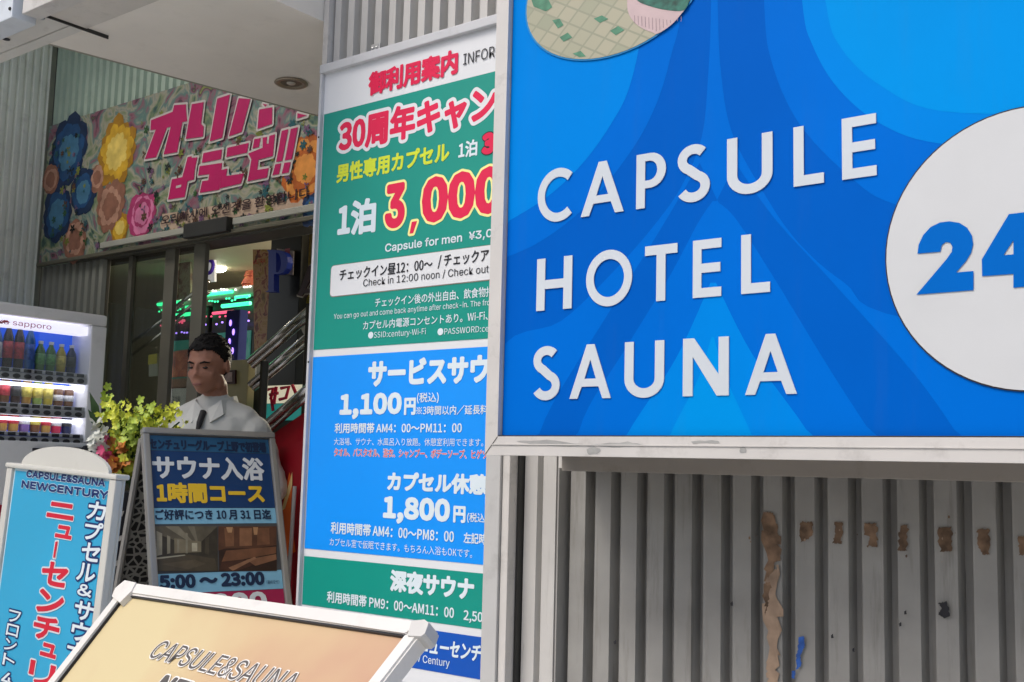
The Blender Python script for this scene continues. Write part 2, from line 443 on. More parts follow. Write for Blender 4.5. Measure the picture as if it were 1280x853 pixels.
T('●PASSWORD:century', (547.4, 420), (611.3, 415), 411, PALE, fit=12)
T('サービスサウナ', (460.3, 484), (612, 478.5), 451, PALE, fit=6, bold=.035)
T('1,100', (424.7, 525), (502.3, 523), 493.3, PALE, bold=.04)
T('円', (505.5, 519.5), (520, 518.6), 498, PALE, bold=.03)
T('(税込)', (521.7, 505), (549, 504), 491.5, PALE, bold=.01)
T('※3時間以内／延長料', (521, 519.5), (610.6, 518), 508, PALE, bold=.01)
T('利用時間帯 AM4：00〜PM11：00', (418.8, 542.7), (577.8, 541), 530, PALE, bold=.015)
T('大浴場、サウナ、水風呂入り放題。休憩室利用できます。', (418, 557), (604.7, 558), 547.8, PALE)
T('タオル、バスタオル、浴衣、シャンプー、ボデーソープ、ヒゲソリ', (418, 571.5), (609.3, 573.4), 561, RED, fit=29, bold=.004, outline=WHITE, ow=.045)
T('カプセル休憩', (484.5, 614.6), (609.3, 618.6), 590, PALE, bold=.035)
T('1,800', (479, 654.5), (562.7, 658), 620.8, PALE, bold=.04)
T('円', (567, 653), (582.3, 654.5), 632, PALE, bold=.03)
T('(税込)', (584.5, 654), (606.6, 655), 641, PALE, fit=3, bold=.01)
T('利用時間帯 AM4：00〜PM8：00', (413.8, 669.5), (568, 676.5), 654.5, PALE, bold=.015)
T('左記時間', (580, 679), (598.8, 680.5), 665.5, PALE, fit=2, bold=.015)
T('カプセル室で仮眠できます。もちろん入浴もOKです。', (412.5, 683.8), (590.8, 696), 673.8, PALE)
T('深夜サウナ', (488, 741), (593, 750), 713, PALE, bold=.035)
T('利用時間帯 PM9：00〜AM11：00', (409, 755), (568, 772), 740.5, PALE, bold=.015)
T('2,500円', (580, 778), (603.8, 781), 762.5, PALE, fit=4, bold=.015)
T('ニューセンチュリー', (524, 816), (601, 827), 796, PALE, fit=6, bold=.02, shear=.12)
T('New Century', (508, 827), (562.5, 837), 815, PALE)

# ------------------------------------------------------------------ the big blue sign
YB = 1.95
bb = wallboard(YB)
big = empty('wall_sign', (0, YB, 0), 'large bright blue CAPSULE HOTEL SAUNA sign in a white metal frame', 'sign', rot=bb.rot)
gL = bb.uv(634, 300)[0]; gB = bb.uv(640, 546)[1]; gR, gT = .62, 2.62
fw = bb.uv(640, 546)[1]-bb.uv(640, 569.5)[1]; fl = gL-bb.uv(618.5, 300)[0]
obj('box', bx(gL-fl+.004, gR+fl, gB-fw+.004, gT+fl, -.33, -.004, bev=.003), FRAMEW, big)
def prism(P, z0, z1, m, name, bev=.0):
    b = poly(bmesh.new(), P, z=z1, thick=z1-z0); return obj(name, b, m, big)
prism([(gL-fl, gB-fw), (gR+fl, gB-fw), (gR, gB), (gL, gB)], -.03, .016, FRAMEW, 'frame')
prism([(gL-fl, gB-fw+.0015), (gL-.0012, gB+.0012), (gL-.0012, gT), (gL-fl, gT+fl)], -.03, .015, FRAMEW, 'frame')
prism([(gL, gT), (gR, gT), (gR+fl, gT+fl), (gL-fl, gT+fl)], -.03, .015, FRAMEW, 'frame')
prism([(gR, gB+.0012), (gR+fl, gB-fw+.0012), (gR+fl, gT+fl), (gR, gT)], -.03, .0155, FRAMEW, 'frame')
obj('frame_rib', bx(gL-fl*.4, gR+fl, gB-fw*.45, gB-fw*.40, .016, .0185), FRAMEW, big)
obj('inner_gap', bx(gL-.001, gR, gB-.001, gB+.0025, .0005, .012), DARK, big)
b = bmesh.new()
poly(b, [(gL-fl+.001, gB-fw+.0005), (gL-fl+.003, gB-fw+.0005), (gL, gB-.002), (gL, gB)], z=.0168)
obj('miter_joint', b, BLACK, big)
for P in ([(652, 552), (690, 550), (735, 556), (720, 559), (676, 557)], [(738, 562), (748, 558), (757, 563), (752, 568), (740, 568)], [(745, 556), (790, 553), (812, 557), (770, 560)], [(930, 560), (936, 559), (938, 566), (931, 567)], [(870, 552), (902, 551), (905, 554), (872, 555)]):
    Q = []; b = bmesh.new()
    for k, p in enumerate(P):
        p2_ = P[(k+1) % len(P)]
        for t_ in (0, .25, .5, .75): Q.append(bb.uv(p[0]+(p2_[0]-p[0])*t_+random.uniform(-1.2, 1.2), p[1]+(p2_[1]-p[1])*t_+random.uniform(-.7, .7)))
    poly(b, Q, z=.0167)
    obj('peeled_paint', b, mat('primer_grey', (.36, .36, .345), .6, .15, 40), big)
pnts = [bb.uv(x, y) for x, y in ((652, 557), (690, 555), (735, 562), (760, 556), (740, 568), (930, 552))]
K2 = .92
B_DK = mat('sign_blue_dark', S(0, 96, 197, K2), .45, .05, 2, spec=.03, dirt=.035, streak=-5)
B_MD = mat('sign_blue_mid', S(0, 110, 214, K2), .45, .05, 2, spec=.03, dirt=.035, streak=-5)
B_LT = mat('sign_blue_light', S(0, 136, 230, K2), .45, .05, 2, spec=.03, dirt=.035, streak=-5)
B_BR = mat('sign_blue_bright', S(0, 150, 234, K2), .45, .05, 2, spec=.03, dirt=.035, streak=-5)
panel = obj('panel', poly(bmesh.new(), rect(gL, gB, gR, gT), z=0), B_DK, big)
def c1(*pts): return [(600+x*.68, y*.68) for x, y in pts]
def smooth(pts, n=6):
    out = []
    for i in range(len(pts)-1):
        p0, p1, p2, p3 = (Vector(pts[max(0, min(len(pts)-1, j))]) for j in (i-1, i, i+1, i+2))
        for k in range(n):
            t = k/n; out.append(tuple(.5*((2*p1)+(-p0+p2)*t+(2*p0-5*p1+4*p2-p3)*t*t+(-p0+3*p1-3*p2+p3)*t**3)))
    return out+[tuple(pts[-1])]
uc, vc = gL, gB
def clampuv(p): return (max(gL+.0005, min(gR-.0005, p[0])), max(gB+.003, min(gT-.0005, p[1])))
def swoosh(m, h, left, right, name='wave'):
    """region between two boundary curves given downwards in the photograph's pixels"""
    P = [clampuv(bb.uv(*q)) for q in smooth(c1(*left))]+[clampuv(bb.uv(*q)) for q in reversed(smooth(c1(*right)))]
    Q = [p for i, p in enumerate(P) if i == 0 or math.hypot(p[0]-P[i-1][0], p[1]-P[i-1][1]) > 1e-4]
    return obj(name, poly(bmesh.new(), Q, z=h), m, panel)
Lf = [(-200, -300), (-200, 100), (-200, 500)]
# left top: mid blue out to curve B, bright out to curve A
swoosh(B_MD, .0002, [(-100, -300), (-100, 0), (-100, 200), (-100, 480)], [(385, -300), (372, 0), (352, 100), (325, 190), (280, 275), (200, 375), (110, 445), (30, 480)])
swoosh(B_LT, .0004, [(-100, -300), (-100, 0), (-100, 200), (-100, 430)], [(330, -300), (305, 0), (278, 150), (240, 230), (185, 305), (120, 365), (30, 420)])
# right top
swoosh(B_MD, .0002, [(510, -300), (522, 0), (535, 110), (585, 225), (680, 325), (770, 378), (1000, 420)], [(2100, -300), (2100, 0), (2100, 100), (2100, 200), (2100, 300), (2100, 400)])
swoosh(B_LT, .0004, [(570, -300), (592, 0), (612, 85), (660, 165), (740, 230), (850, 265), (1100, 280)], [(2100, -300), (2100, 0), (2100, 100), (2100, 200), (2100, 280)])
swoosh(B_BR, .0006, [(600, -300), (635, 0), (665, 90), (740, 160), (850, 205), (1100, 210)], [(2100, -300), (2100, 0), (2100, 100), (2100, 210)])
# centre stem and its lower flare
swoosh(B_MD, .0002, [(430, -300), (425, 0), (420, 130), (408, 250), (372, 340), (320, 415), (245, 500), (150, 590), (30, 660), (0, 1000)],
       [(432, -300), (437, 0), (443, 130), (462, 240), (510, 335), (580, 440), (670, 520), (800, 590), (1500, 700), (1700, 1000)])
swoosh(B_DK, .0004, [(404, 300), (330, 425), (240, 570), (120, 770), (90, 900)], [(436, 368), (400, 420), (345, 525), (262, 660), (190, 770), (160, 900)])
swoosh(B_DK, .0004, [(436, 368), (490, 450), (570, 570), (680, 740), (760, 900)], [(470, 300), (540, 400), (640, 510), (800, 690), (900, 830), (960, 900)])
swoosh(B_MD, .0005, [(428, 370), (400, 412), (345, 515), (262, 650), (190, 770), (160, 900)], [(434, 370), (470, 402), (540, 510), (650, 690), (760, 860), (780, 900)])
swoosh(B_LT, .0006, [(424, 520), (360, 660), (270, 800), (230, 900)], [(434, 520), (500, 650), (600, 790), (660, 900)])
swoosh(B_BR, .0008, [(426, 620), (400, 700), (350, 800), (320, 900)], [(430, 620), (455, 700), (500, 800), (540, 900)])

# sign letters: rounded grotesque strokes of uniform width, raised 4 mm
LETTER = mat('sign_letter', (.59, .64, .68), .4, .03, 4, dirt=.05, streak=-5)
def arcp(cx, cy, rx, ry, a0, a1, n=14): return [(cx+rx*math.cos(math.radians(a0+(a1-a0)*k/n)), cy+ry*math.sin(math.radians(a0+(a1-a0)*k/n))) for k in range(n+1)]
def stroke_outline(path, w):
    L, R_ = [], []
    for i, p in enumerate(path):
        a = Vector(path[max(0, i-1)]); b_ = Vector(path[min(len(path)-1, i+1)]); d = (b_-a).normalized(); n = Vector((-d.y, d.x))*w/2
        L.append((p[0]+n.x, p[1]+n.y)); R_.append((p[0]-n.x, p[1]-n.y))
    return L+R_[::-1]
W = .17
def letter_shape(ch):
    """list of (outer, holes), in a unit-high cell whose width is the natural one"""
    if ch == 'L': return [([(0, 0), (.5, 0), (.5, W), (W, W), (W, 1), (0, 1)], [])]
    if ch == 'E': return [([(0, 0), (.56, 0), (.56, W*.95), (W, W*.95), (W, .425), (.54, .425), (.54, .585), (W, .585), (W, 1-W*.95), (.56, 1-W*.95), (.56, 1), (0, 1)], [])]
    if ch == 'H': return [([(0, 0), (W, 0), (W, .41), (.55, .41), (.55, 0), (.55+W, 0), (.55+W, 1), (.55, 1), (.55, .58), (W, .58), (W, 1), (0, 1)], [])]
    if ch == 'T': return [([(.22, 0), (.22+W, 0), (.22+W, 1-W), (.61, 1-W), (.61, 1), (0, 1), (0, 1-W), (.22, 1-W)], [])]
    if ch == 'N': return [([(0, 0), (W, 0), (W, .68), (.58, 0), (.78, 0), (.78, 1), (.78-W, 1), (.78-W, .36), (.19, 1), (0, 1)], [])]
    if ch == 'A': return [([(0, 0), (.17, 0), (.255, .22), (.605, .22), (.69, 0), (.86, 0), (.51, 1), (.35, 1)], [[(.31, .365), (.43, .72), (.55, .365)]])]
    if ch == 'O':
        return [(arcp(.5, .5, .5, .52, 0, 352, 40), [arcp(.5, .5, .5-W, .52-W, 0, 352, 40)])]
    if ch == 'C': return [(stroke_outline(arcp(.52, .5, .46-W/2+.03, .52-W/2, 48, 312, 30), W), [])]
    if ch == 'U': return [(stroke_outline([(W/2, 1)]+[(W/2, .6)]+arcp(.37, .33, .37-W/2, .34-W/2, 180, 360, 18)+[(.74-W/2, .6), (.74-W/2, 1)], W), [])]
    if ch == 'P':
        o = [(0, 0), (W, 0), (W, .36), (.26, .36)]+arcp(.27, .68, .30, .32, -90, 90, 14)+[(0, 1)]
        h = [(W, .50)]+arcp(.25, .68, .155, .18, -90, 90, 10)+[(W, .86)]
        return [(o, [h])]
    if ch == 'S':
        c = arcp(.29, .745, .21, .185, 38, 180, 12)+arcp(.29, .745, .21, .185, 195, 245, 5)+arcp(.28, .265, .225, .195, 68, -10, 7)+arcp(.28, .265, .225, .195, -25, -152, 12)
        return [(stroke_outline(c, W), [])]
def sign_letters(word, xs, base, top):
    """base and top: two points each, in the crop of the words"""
    f = lambda q: (660+q[0]*.4455, 130+q[1]*.4455)
    b0, b1, t0, t1 = map(f, (*base, *top))
    v0 = (bb.uv(*b0)[1]+bb.uv(*b1)[1])/2; v1 = (bb.uv(*t0)[1]+bb.uv(*t1)[1])/2
    for ch, (x0, x1) in zip(word, xs):
        yb = base[0][1]+(base[1][1]-base[0][1])*((x0+x1)/2-base[0][0])/(base[1][0]-base[0][0])
        u0_, u1_ = bb.uv(*f((x0, yb)))[0], bb.uv(*f((x1, yb)))[0]
        sh = letter_shape(ch); xx = [p[0] for o, _ in sh for p in o]; a, e = min(xx), max(xx)
        bm = bmesh.new()
        for o, hs in sh:
            g = lambda p: (u0_+(p[0]-a)/(e-a)*(u1_-u0_), v0+p[1]*(v1-v0))
            poly(bm, [g(p) for p in o], [[g(p) for p in h_] for h_ in hs], z=.0030, thick=.0018)
        obj('letter', bm, LETTER, big)
sign_letters('CAPSULE', ((28, 124), (150, 270), (305, 388), (421, 512), (560, 688), (747, 832), (883, 980)), ((150, 322), (980, 197)), ((215, 163), (978, 25)))
sign_letters('HOTEL', ((25, 124), (164, 293), (329, 420), (464, 544), (600, 681)), ((25, 584), (680, 526)), ((30, 437), (630, 366)))
sign_letters('SAUNA', ((15, 90), (118, 234), (272, 383), (436, 565), (611, 756)), ((118, 830), (755, 812)), ((190, 676), (700, 643)))

# clock-round disc with the hours
cu = bb.uv(1107, 312)[0]; ct, cb_ = bb.uv(1285, 133)[1], bb.uv(1285, 490.5)[1]
rad = (ct-cb_)/2; cc = (cu+rad, (ct+cb_)/2)
circ = lambda r, n=72: [(cc[0]+r*math.cos(2*PI*k/n), cc[1]+r*math.sin(2*PI*k/n)) for k in range(n)]
disc = obj('round_badge', poly(bmesh.new(), circ(rad-.0025), z=.004), mat('badge_white', (.60, .615, .62), .42, .03, 6), big)
obj('badge_rim', poly(bmesh.new(), circ(rad), z=.003), BLACK, disc)
c6 = lambda pts: [bb.uv(1080+x*.4695, 110+y*.4695) for x, y in pts]
NUM = mat('numeral_blue', S(0, 106, 200, .9), .45, .03, 4, spec=.05)
two = [(145, 443), (148, 420), (160, 394), (180, 372), (205, 360), (230, 357), (256, 361), (277, 374), (290, 395), (293, 418), (288, 440), (274, 463), (248, 493), (294, 489), (294, 540), (142, 552), (222, 458), (236, 438), (238, 424), (232, 414), (221, 412), (210, 420), (206, 438)]
four = [(316, 458), (388, 338), (470, 328), (470, 443), (497, 440), (497, 487), (470, 490), (470, 526), (400, 534), (400, 497), (317, 503)]
tri = [(374, 447), (400, 408), (400, 445)]
obj('numeral', poly(bmesh.new(), c6(two), z=.0055), NUM, disc)
obj('numeral', poly(bmesh.new(), c6(four), [c6(tri)], z=.0055), NUM, disc)
# oval photograph of a tiled bath
ou = bb.uv(663, 0)[0]; o2 = bb.uv(872, 0)[0]; ob = bb.uv(744, 75)[1]
oc = ((ou+o2)/2+.004, ob+.165); rx, ry = (o2-ou)/2*1.05, .165
ell = lambda k_=1.0, n=64: [(oc[0]+rx*k_*math.cos(2*PI*k/n)*(1-.06*math.sin(2*PI*k/n)), oc[1]+ry*k_*math.sin(2*PI*k/n)) for k in range(n)]
tm = bpy.data.materials.new('bath_tiles'); tm.use_nodes = True; t = tm.node_tree; p = t.nodes['Principled BSDF']; p.inputs['Roughness'].default_value = .4
tc = t.nodes.new('ShaderNodeTexCoord'); mp = t.nodes.new('ShaderNodeMapping'); mp.inputs['Rotation'].default_value = (0, 0, math.radians(38)); mp.inputs['Scale'].default_value = (1.0, 1.35, 1)
br_ = t.nodes.new('ShaderNodeTexBrick'); br_.offset = 0; br_.inputs['Scale'].default_value = 11
br_.inputs['Color1'].default_value = (.40, .38, .27, 1); br_.inputs['Color2'].default_value = (.28, .31, .21, 1); br_.inputs['Mortar'].default_value = (.29, .30, .21, 1)
br_.inputs['Mortar Size'].default_value = .03; br_.inputs['Brick Width'].default_value = .45; br_.inputs['Row Height'].default_value = .45; br_.inputs['Bias'].default_value = -.3
t.links.new(tc.outputs['Object'], mp.inputs[0]); t.links.new(mp.outputs[0], br_.inputs[0]); t.links.new(br_.outputs[0], p.inputs['Base Color'])
ph = obj('bath_photo', poly(bmesh.new(), ell(), z=.0040), tm, big); ph['label'] = 'oval photograph of a tiled bath floor with a pink tub'
obj('photo_rim', poly(bmesh.new(), ell(1.02), z=.0032), mat('rim_teal', S(0, 130, 190), .4), ph)
q = lambda pts: [bb.uv(640+x/4.923, y/4.923) for x, y in pts]
PG = mat('photo_tile_green', (.07, .22, .13), .4, .3, 60)
for tl in ([(115, -30), (225, -10), (255, 50), (215, 75), (140, 45)], [(300, 235), (350, 205), (378, 235), (325, 262)], [(610, 195), (660, 165), (700, 190), (645, 222)], [(510, 120), (560, 100), (600, 122), (548, 146)], [(380, 335), (430, 318), (462, 352), (420, 356)], [(255, 130), (300, 120), (325, 160), (290, 180)]):
    obj('green_tile', poly(bmesh.new(), q(tl), z=.0046), PG, ph)
tub = [(718, -60), (716, 0), (720, 70), (745, 125), (800, 175), (870, 205), (905, 212), (985, 160), (1050, 90), (1090, 30), (1110, -60)]
obj('pink_tub', poly(bmesh.new(), q(smooth(tub, 4)), z=.0048), mat('tub_pink', (.55, .42, .42), .4, .06, 30), ph)
obj('tub_water', poly(bmesh.new(), q(smooth([(750, -60), (780, 10), (860, 45), (960, 68), (1062, 70), (1098, 10), (1110, -60)], 4)), z=.0054), mat('tub_green', (.02, .12, .085), .3, .6, 60), ph)
b = bmesh.new()
for i in range(14):
    x = 760+i*22; poly(b, q([(x, 100+i*3.0), (x+3, 100+i*3), (x+3+2, min(205, 150+i*8)-max(0, i-6)*14), (x+2, min(205, 150+i*8)-max(0, i-6)*14)]), z=.0052)
obj('tub_grooves', b, mat('groove_grey', (.28, .2, .22)), ph)

# ------------------------------------------------------------------ canopy and overhead boxes
SOF = mat('soffit_paint', (.80, .765, .70), .7, .05, 3, dirt=.08)
def onz(px, py, z):
    d = ray(px, py); t = (z-EYE.z)/d.z; return EYE+d*t
ZS = 2.60
p1, p2 = onz(74, 58, ZS), onz(393, 143, ZS)
xe = lambda y: p1.x+(p2.x-p1.x)*(y-p1.y)/(p2.y-p1.y)
YN = onz(99, 39, ZS).y
can = empty('entrance_canopy', (p1.x, p1.y, ZS), 'flat beige ceiling over the entrance with a round downlight', 'canopy')
o_ = Vector((p1.x, p1.y, ZS))
def slab(P, z0, z1): 
    b = poly(bmesh.new(), P, z=z1, thick=z1-z0)
    f = poly(b, P, z=z0); return b
ds = bpy.data.objects
yA, yZ = YN+.004, 3.32
pts = [(xe(yA)-o_.x, yA-o_.y), (3.2-o_.x, yA-o_.y), (3.2-o_.x, 2.44-o_.y), (XL+.02-o_.x, 2.44-o_.y), (XL+.02-o_.x, yZ-o_.y), (xe(yZ)-o_.x, yZ-o_.y)]
pts = [(xe(yA)-o_.x, yA-o_.y), (XL-.016-o_.x, yA-o_.y), (XL-.016-o_.x, 3.19-o_.y), (xe(3.19)-o_.x, 3.19-o_.y)]
obj('soffit', slab(pts, 0, .35), SOF, can)
te = [(xe(yA)-o_.x-.032, yA-o_.y), (xe(yA)-o_.x-.002, yA-o_.y), (xe(3.19)-o_.x-.002, 3.19-o_.y), (xe(3.19)-o_.x-.032, 3.19-o_.y)]
obj('edge_trim', slab(te, .006, .37), mat('trim_olive', (.30, .30, .24), .6, .08, 5), can)
# downlight
dl = onz(364, 103, ZS)-o_
b = lathe(bmesh.new(), [(.036, .0), (.060, -.001), (.062, -.005), (.056, -.009), (.046, -.008), (.040, .0)], 28, (dl.x, dl.y, -.0005))
dn = obj('downlight', b, mat('downlight_ring', (.34, .29, .22), .35, .05, metal=.5), can, True)
obj('reflector', lathe(bmesh.new(), [(.004, -.0012), (.039, -.0025)], 24, (dl.x, dl.y, -.001)), mat('downlight_inside', (.13, .11, .085), .3, .1, 8, metal=.4), dn)
b = bmesh.new(); ball(b, (dl.x, dl.y, -.004), (.017, .017, .006), 12)
obj('bulb', b, mat('bulb_off', (.5, .48, .42), .3), dn)
# overhead front beam with its sign boxes (front edge of the storey above)
up = empty('overhead_sign_box', (p1.x, 1.75, 2.6), 'white framed dark red sign box hanging over the entrance front', 'sign')
PB = wallboard(1.75)
PF = wallboard(1.69); xa = PF.uv(28, 10)[0]; za = PF.uv(29, 17)[1]
xs_ = xa-p1.x
xe_ = XL-.02-p1.x
obj('underside', bx(xs_, xe_, .003, YN-1.75, .0-.004, .9, bev=.003), mat('beam_grey', (.64, .61, .56), .6, .08, 4, dirt=.3), up)
obj('seam', bx(xs_, xe_, YN-1.75+.0004, YN-1.75+.0036, .0005, .3), DARK, up)
obj('frame', bx(xs_, xe_, -.06, .0, za-2.6, za-2.6+.045, bev=.003), FRAMEW, up)
obj('frame', bx(xs_, xs_+.045, -.058, .0, za-2.6+.047, za-2.6+.9, bev=.003), FRAMEW, up)
obj('sign_face', bx(xs_+.046, xe_, -.035, -.002, za-2.6+.046, za-2.6+.9), mat('sign_maroon', S(120, 20, 45), .4, .1, 6), up)
up2 = empty('overhead_panel_box', (p1.x, 1.75, 2.6), 'pale blue white riveted panel box over the left side of the entrance', 'sign')
PW = wallboard(1.67); xb = PW.uv(15.5, 10)[0]-p1.x; zb = PW.uv(14, 22)[1]-2.6
obj('panel', bx(-3.4, xb, -.08, .0, zb, 1.0, bev=.004), mat('panel_bluewhite', (.66, .71, .76), .35, .04, 3, dirt=.2), up2)
obj('column', bx(xb+.003, xs_-.004, -.02, .02, -.02, 1.0, bev=.004), mat('column_grey', (.40, .42, .44), .45, .08, 4, dirt=.2), up2)
b = bmesh.new()
for dx in (-.012, -.15, -.4, -.7):
    for dz in (.03, .16): ball(b, (xb+dx, -.081, zb+dz), .006, 8)
obj('rivets', b, DARK, up2)
# underside panels left of the canopy, with seams
yB2 = onz(30, 62, ZS-.02).y
obj('underside', bx(-3.4, xs_-.006, .022, .11, -.004, .9, bev=.002), mat('underside_grey', (.66, .65, .61), .6, .08, 4, dirt=.3), up2)
obj('underside', bx(-3.4, xs_-.006, .114, YN-1.75-.002, -.006, .9, bev=.002), MATS['underside_grey'], up2)
obj('seam_gap', bx(xs_-.004, xs_+.0, .0, .24, -.012, .3), DARK, up2)
b = bmesh.new(); hp = onz(8, 49, ZS-.006); lathe(b, [(.001, 0), (.012, 0), (.012, -.002), (.001, -.002)], 12, (hp.x-p1.x, hp.y-1.75, -.0065))
obj('vent_hole', b, BLACK, up2)

# storey above (keeps the sky out of the recess)
tag(obj('upper_storey', bx(-8, 5, 2.5, 9, 3.9, 9), mat('upper_paint', (.4, .4, .38), .7, .08, 2)), 'plain grey upper storey of the hotel above the entrance', 'building')
# unseen building across the street, added behind the viewer to block low sky
opp = empty('street_building', (-3, -15, 0), 'plain grey unseen building across the street, added to block low sky', 'building')
obj('wall', bx(-14, 16, -5, 0, 0, 6), mat('opposite_wall', (.32, .31, .29), .8, .1, .6), opp)
b = bmesh.new()
for i in range(-6, 8):
    for j in range(2): box(b, i*2-.6, i*2+.6, .0, .03, 1+j*2.7, 2.5+j*2.7)
obj('window_rows', b, mat('opposite_glass', (.08, .10, .12), .15, .2, .6), opp)

# ------------------------------------------------------------------ recess: side wall, back wall
YK = 3.2
bk = wallboard(YK)
XS = bk.uv(56, 250)[0]
SW = mat('pale_green_sheet', (.84, .87, .77), .55, .06, 4, dirt=.25)
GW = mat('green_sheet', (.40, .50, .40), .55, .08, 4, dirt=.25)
side = empty('side_wall', (XS, YK, 0), 'pale corrugated metal side wall behind the drink machine', 'wall')
b = corrugated(-4.2, 0, 0, 3.9, .043, .016, .1, .5, .14)
for v in b.verts: v.co = Vector((-v.co.y+.016, v.co.x, v.co.z))
obj('cladding', b, SW, side, loc=(.0, 0, 0))
obj('backing', bx(-.3, -.001, -4.2, .1, 0, 3.9), MATS['wall_backing'], side)
obj('corner_strip', bx(.001, .022, -.03, -.004, 0, 3.9), mat('corner_olive', (.22, .23, .18), .6, .1, 6), side)
zH = bk.uv(48, 331)[1]                        # foot of the banner, top of the doors
back = empty('back_wall', (XS, YK, 0), 'greenish corrugated metal wall behind and beside the welcome banner', 'wall')
xd0 = bk.uv(122, 450)[0]-XS
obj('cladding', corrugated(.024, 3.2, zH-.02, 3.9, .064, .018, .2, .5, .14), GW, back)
obj('cladding', corrugated(.024, xd0, 0, zH-.021, .064, .018, .2, .5, .14), mat('shaded_sheet', (.22, .225, .19), .55, .1, 4, dirt=.3), back)  # same sheet below the banner, its shade put into the darker colour
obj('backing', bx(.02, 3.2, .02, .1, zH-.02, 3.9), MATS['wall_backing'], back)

# ------------------------------------------------------------------ welcome banner
bn = wallboard(YK-.03)
ban = empty('welcome_banner', (0, YK-.03, 0), 'colourful printed welcome banner with magenta Japanese lettering above the glass doors', 'banner', rot=bn.rot)
ua, va = bn.uv(49, 329); ub = bn.uv(399, 270)[0]; vt = bn.uv(62, 158)[1]
BP = blotch('banner_print', [S(20, 50, 60), S(60, 90, 80), S(110, 125, 90), S(150, 145, 128), S(80, 115, 108), S(130, 80, 95), S(50, 36, 52), S(125, 135, 65)], 5.5)
obj('sheet', bx(ua, ub+.1, va, vt, -.008, 0), BP, ban)
obj('edge_bar', bx(ua-.01, ub+.1, va-.022, va-.002, -.015, .012, bev=.003), mat('bar_bronze', (.16, .15, .11), .4, .1, 6, metal=.5), ban)
def bq(m, pts, h, name, n=5): return obj(name, poly(bmesh.new(), [bn.uv(*p) for p in smooth(pts+[pts[0]], n)[:-1]], z=h), m, ban)
# plain generic soft shapes in the colours of the print
def bloom(cx_, cy_, R_, n, layers, cols, h0, name, wob=.12):
    u, v = bn.uv(cx_, cy_); root_o = None
    for L in range(layers):
        b = bmesh.new(); rr = R_*(1-L*.72/layers)
        for k in range(n):
            a = 2*PI*(k+.5*(L % 2))/n+random.uniform(-.06, .06); ln = rr*random.uniform(1-wob, 1+wob); wdt = ln*PI/n*1.05
            P = [(0, 0)]+[(ln*t_, wdt*w_) for t_, w_ in ((.35, .62), (.65, .95), (.88, .7), (1, 0), (.88, -.7), (.65, -.95), (.35, -.62))]
            b.faces.new([b.verts.new((u+x*math.cos(a)-y*math.sin(a), v+x*math.sin(a)+y*math.cos(a), h0+L*.0004+k*1e-5)) for x, y in P][::-1])
        for f in b.faces:
            f.normal_update()
            if f.normal.z < 0: f.normal_flip()
        o = obj(name, b, cols[L % len(cols)], root_o or ban); root_o = root_o or o
BLU = [mat('print_blue_%s' % k_, c_, .5, .25, 14) for k_, c_ in (('deep', S(12, 38, 72)), ('mid', S(20, 66, 110)), ('pale', S(60, 110, 140)))]
GLD = [mat('print_gold_%s' % k_, c_, .5, .25, 14) for k_, c_ in (('deep', S(150, 108, 22)), ('mid', S(190, 150, 35)), ('pale', S(205, 180, 90)))]
PCH = [mat('print_peach_%s' % k_, c_, .5, .25, 14) for k_, c_ in (('deep', S(130, 88, 70)), ('pale', S(165, 125, 104)))]
for (x_, y_, r_, n_, c_) in ((86, 190, .20, 9, BLU), (72, 268, .16, 8, BLU), (146, 190, .19, 12, GLD), (104, 240, .13, 7, BLU), (138, 258, .14, 10, PCH), (94, 300, .12, 8, PCH), (122, 222, .08, 7, PCH), (150, 285, .08, 8, GLD), (64, 225, .09, 6, PCH)):
    bloom(x_, y_, r_, n_, 3, c_, .0012+random.uniform(0, .0012), 'printed_bloom')
bq(mat('print_peach', S(172, 150, 130), .5, .15, 9), [(203, 268), (240, 262), (300, 252), (388, 236), (390, 254), (340, 264), (270, 276), (206, 288)], .0010, 'pale_cloud')
PNK = [mat('print_pink_%s' % k_, c_, .5, .25, 14) for k_, c_ in (('deep', S(150, 45, 92)), ('pale', S(190, 110, 145)))]
ORG = [mat('print_orange_%s' % k_, c_, .5, .25, 14) for k_, c_ in (('deep', S(165, 85, 28)), ('pale', S(205, 135, 60)))]
bloom(178, 268, .125, 8, 4, PNK, .0026, 'printed_bloom'); bloom(382, 212, .16, 9, 4, ORG, .0012, 'printed_bloom'); bloom(392, 262, .08, 8, 3, BLU, .0016, 'printed_bloom')
b = bmesh.new(); fcol = []
pal = [mat('petal_'+n_, c, .5, .2, 20) for n_, c in (('green', S(45, 80, 40)), ('lime', S(110, 118, 45)), ('dark', S(18, 28, 26)), ('lilac', S(105, 75, 105)), ('teal', S(30, 82, 88)), ('brown', S(80, 55, 40)))]
bed = bmesh.new()
for i in range(330):
    x = random.choice((random.uniform(64, 130), random.uniform(165, 235), random.uniform(165, 392), random.uniform(200, 392)))
    base = 329-(x-48)*.17; y = base-random.uniform(4, 160 if x < 240 else 120)
    if 108 < x < 175 and y < 300: continue
    u, v = bn.uv(x, y)
    if not (ua+.02 < u < ub+.08 and va+.02 < v < vt-.02): continue
    k = random.randrange(len(pal)); r = random.uniform(.006, .021); a0 = random.random()*6
    n = random.choice((3, 5, 6)); h = .003+.0004*k+i*4e-6
    for j in range(n):
        a = a0+j*2*PI/n; c = (u+math.cos(a)*r*.7, v+math.sin(a)*r*.7)
        P = [(c[0]+math.cos(a)*r*.6*math.cos(q_)-math.sin(a)*r*.32*math.sin(q_), c[1]+math.sin(a)*r*.6*math.cos(q_)+math.cos(a)*r*.32*math.sin(q_)) for q_ in (2*PI*z/8 for z in range(8))]
        bed.faces.new([bed.verts.new((x_, y_, h+j*1e-5)) for x_, y_ in P]).material_index = k
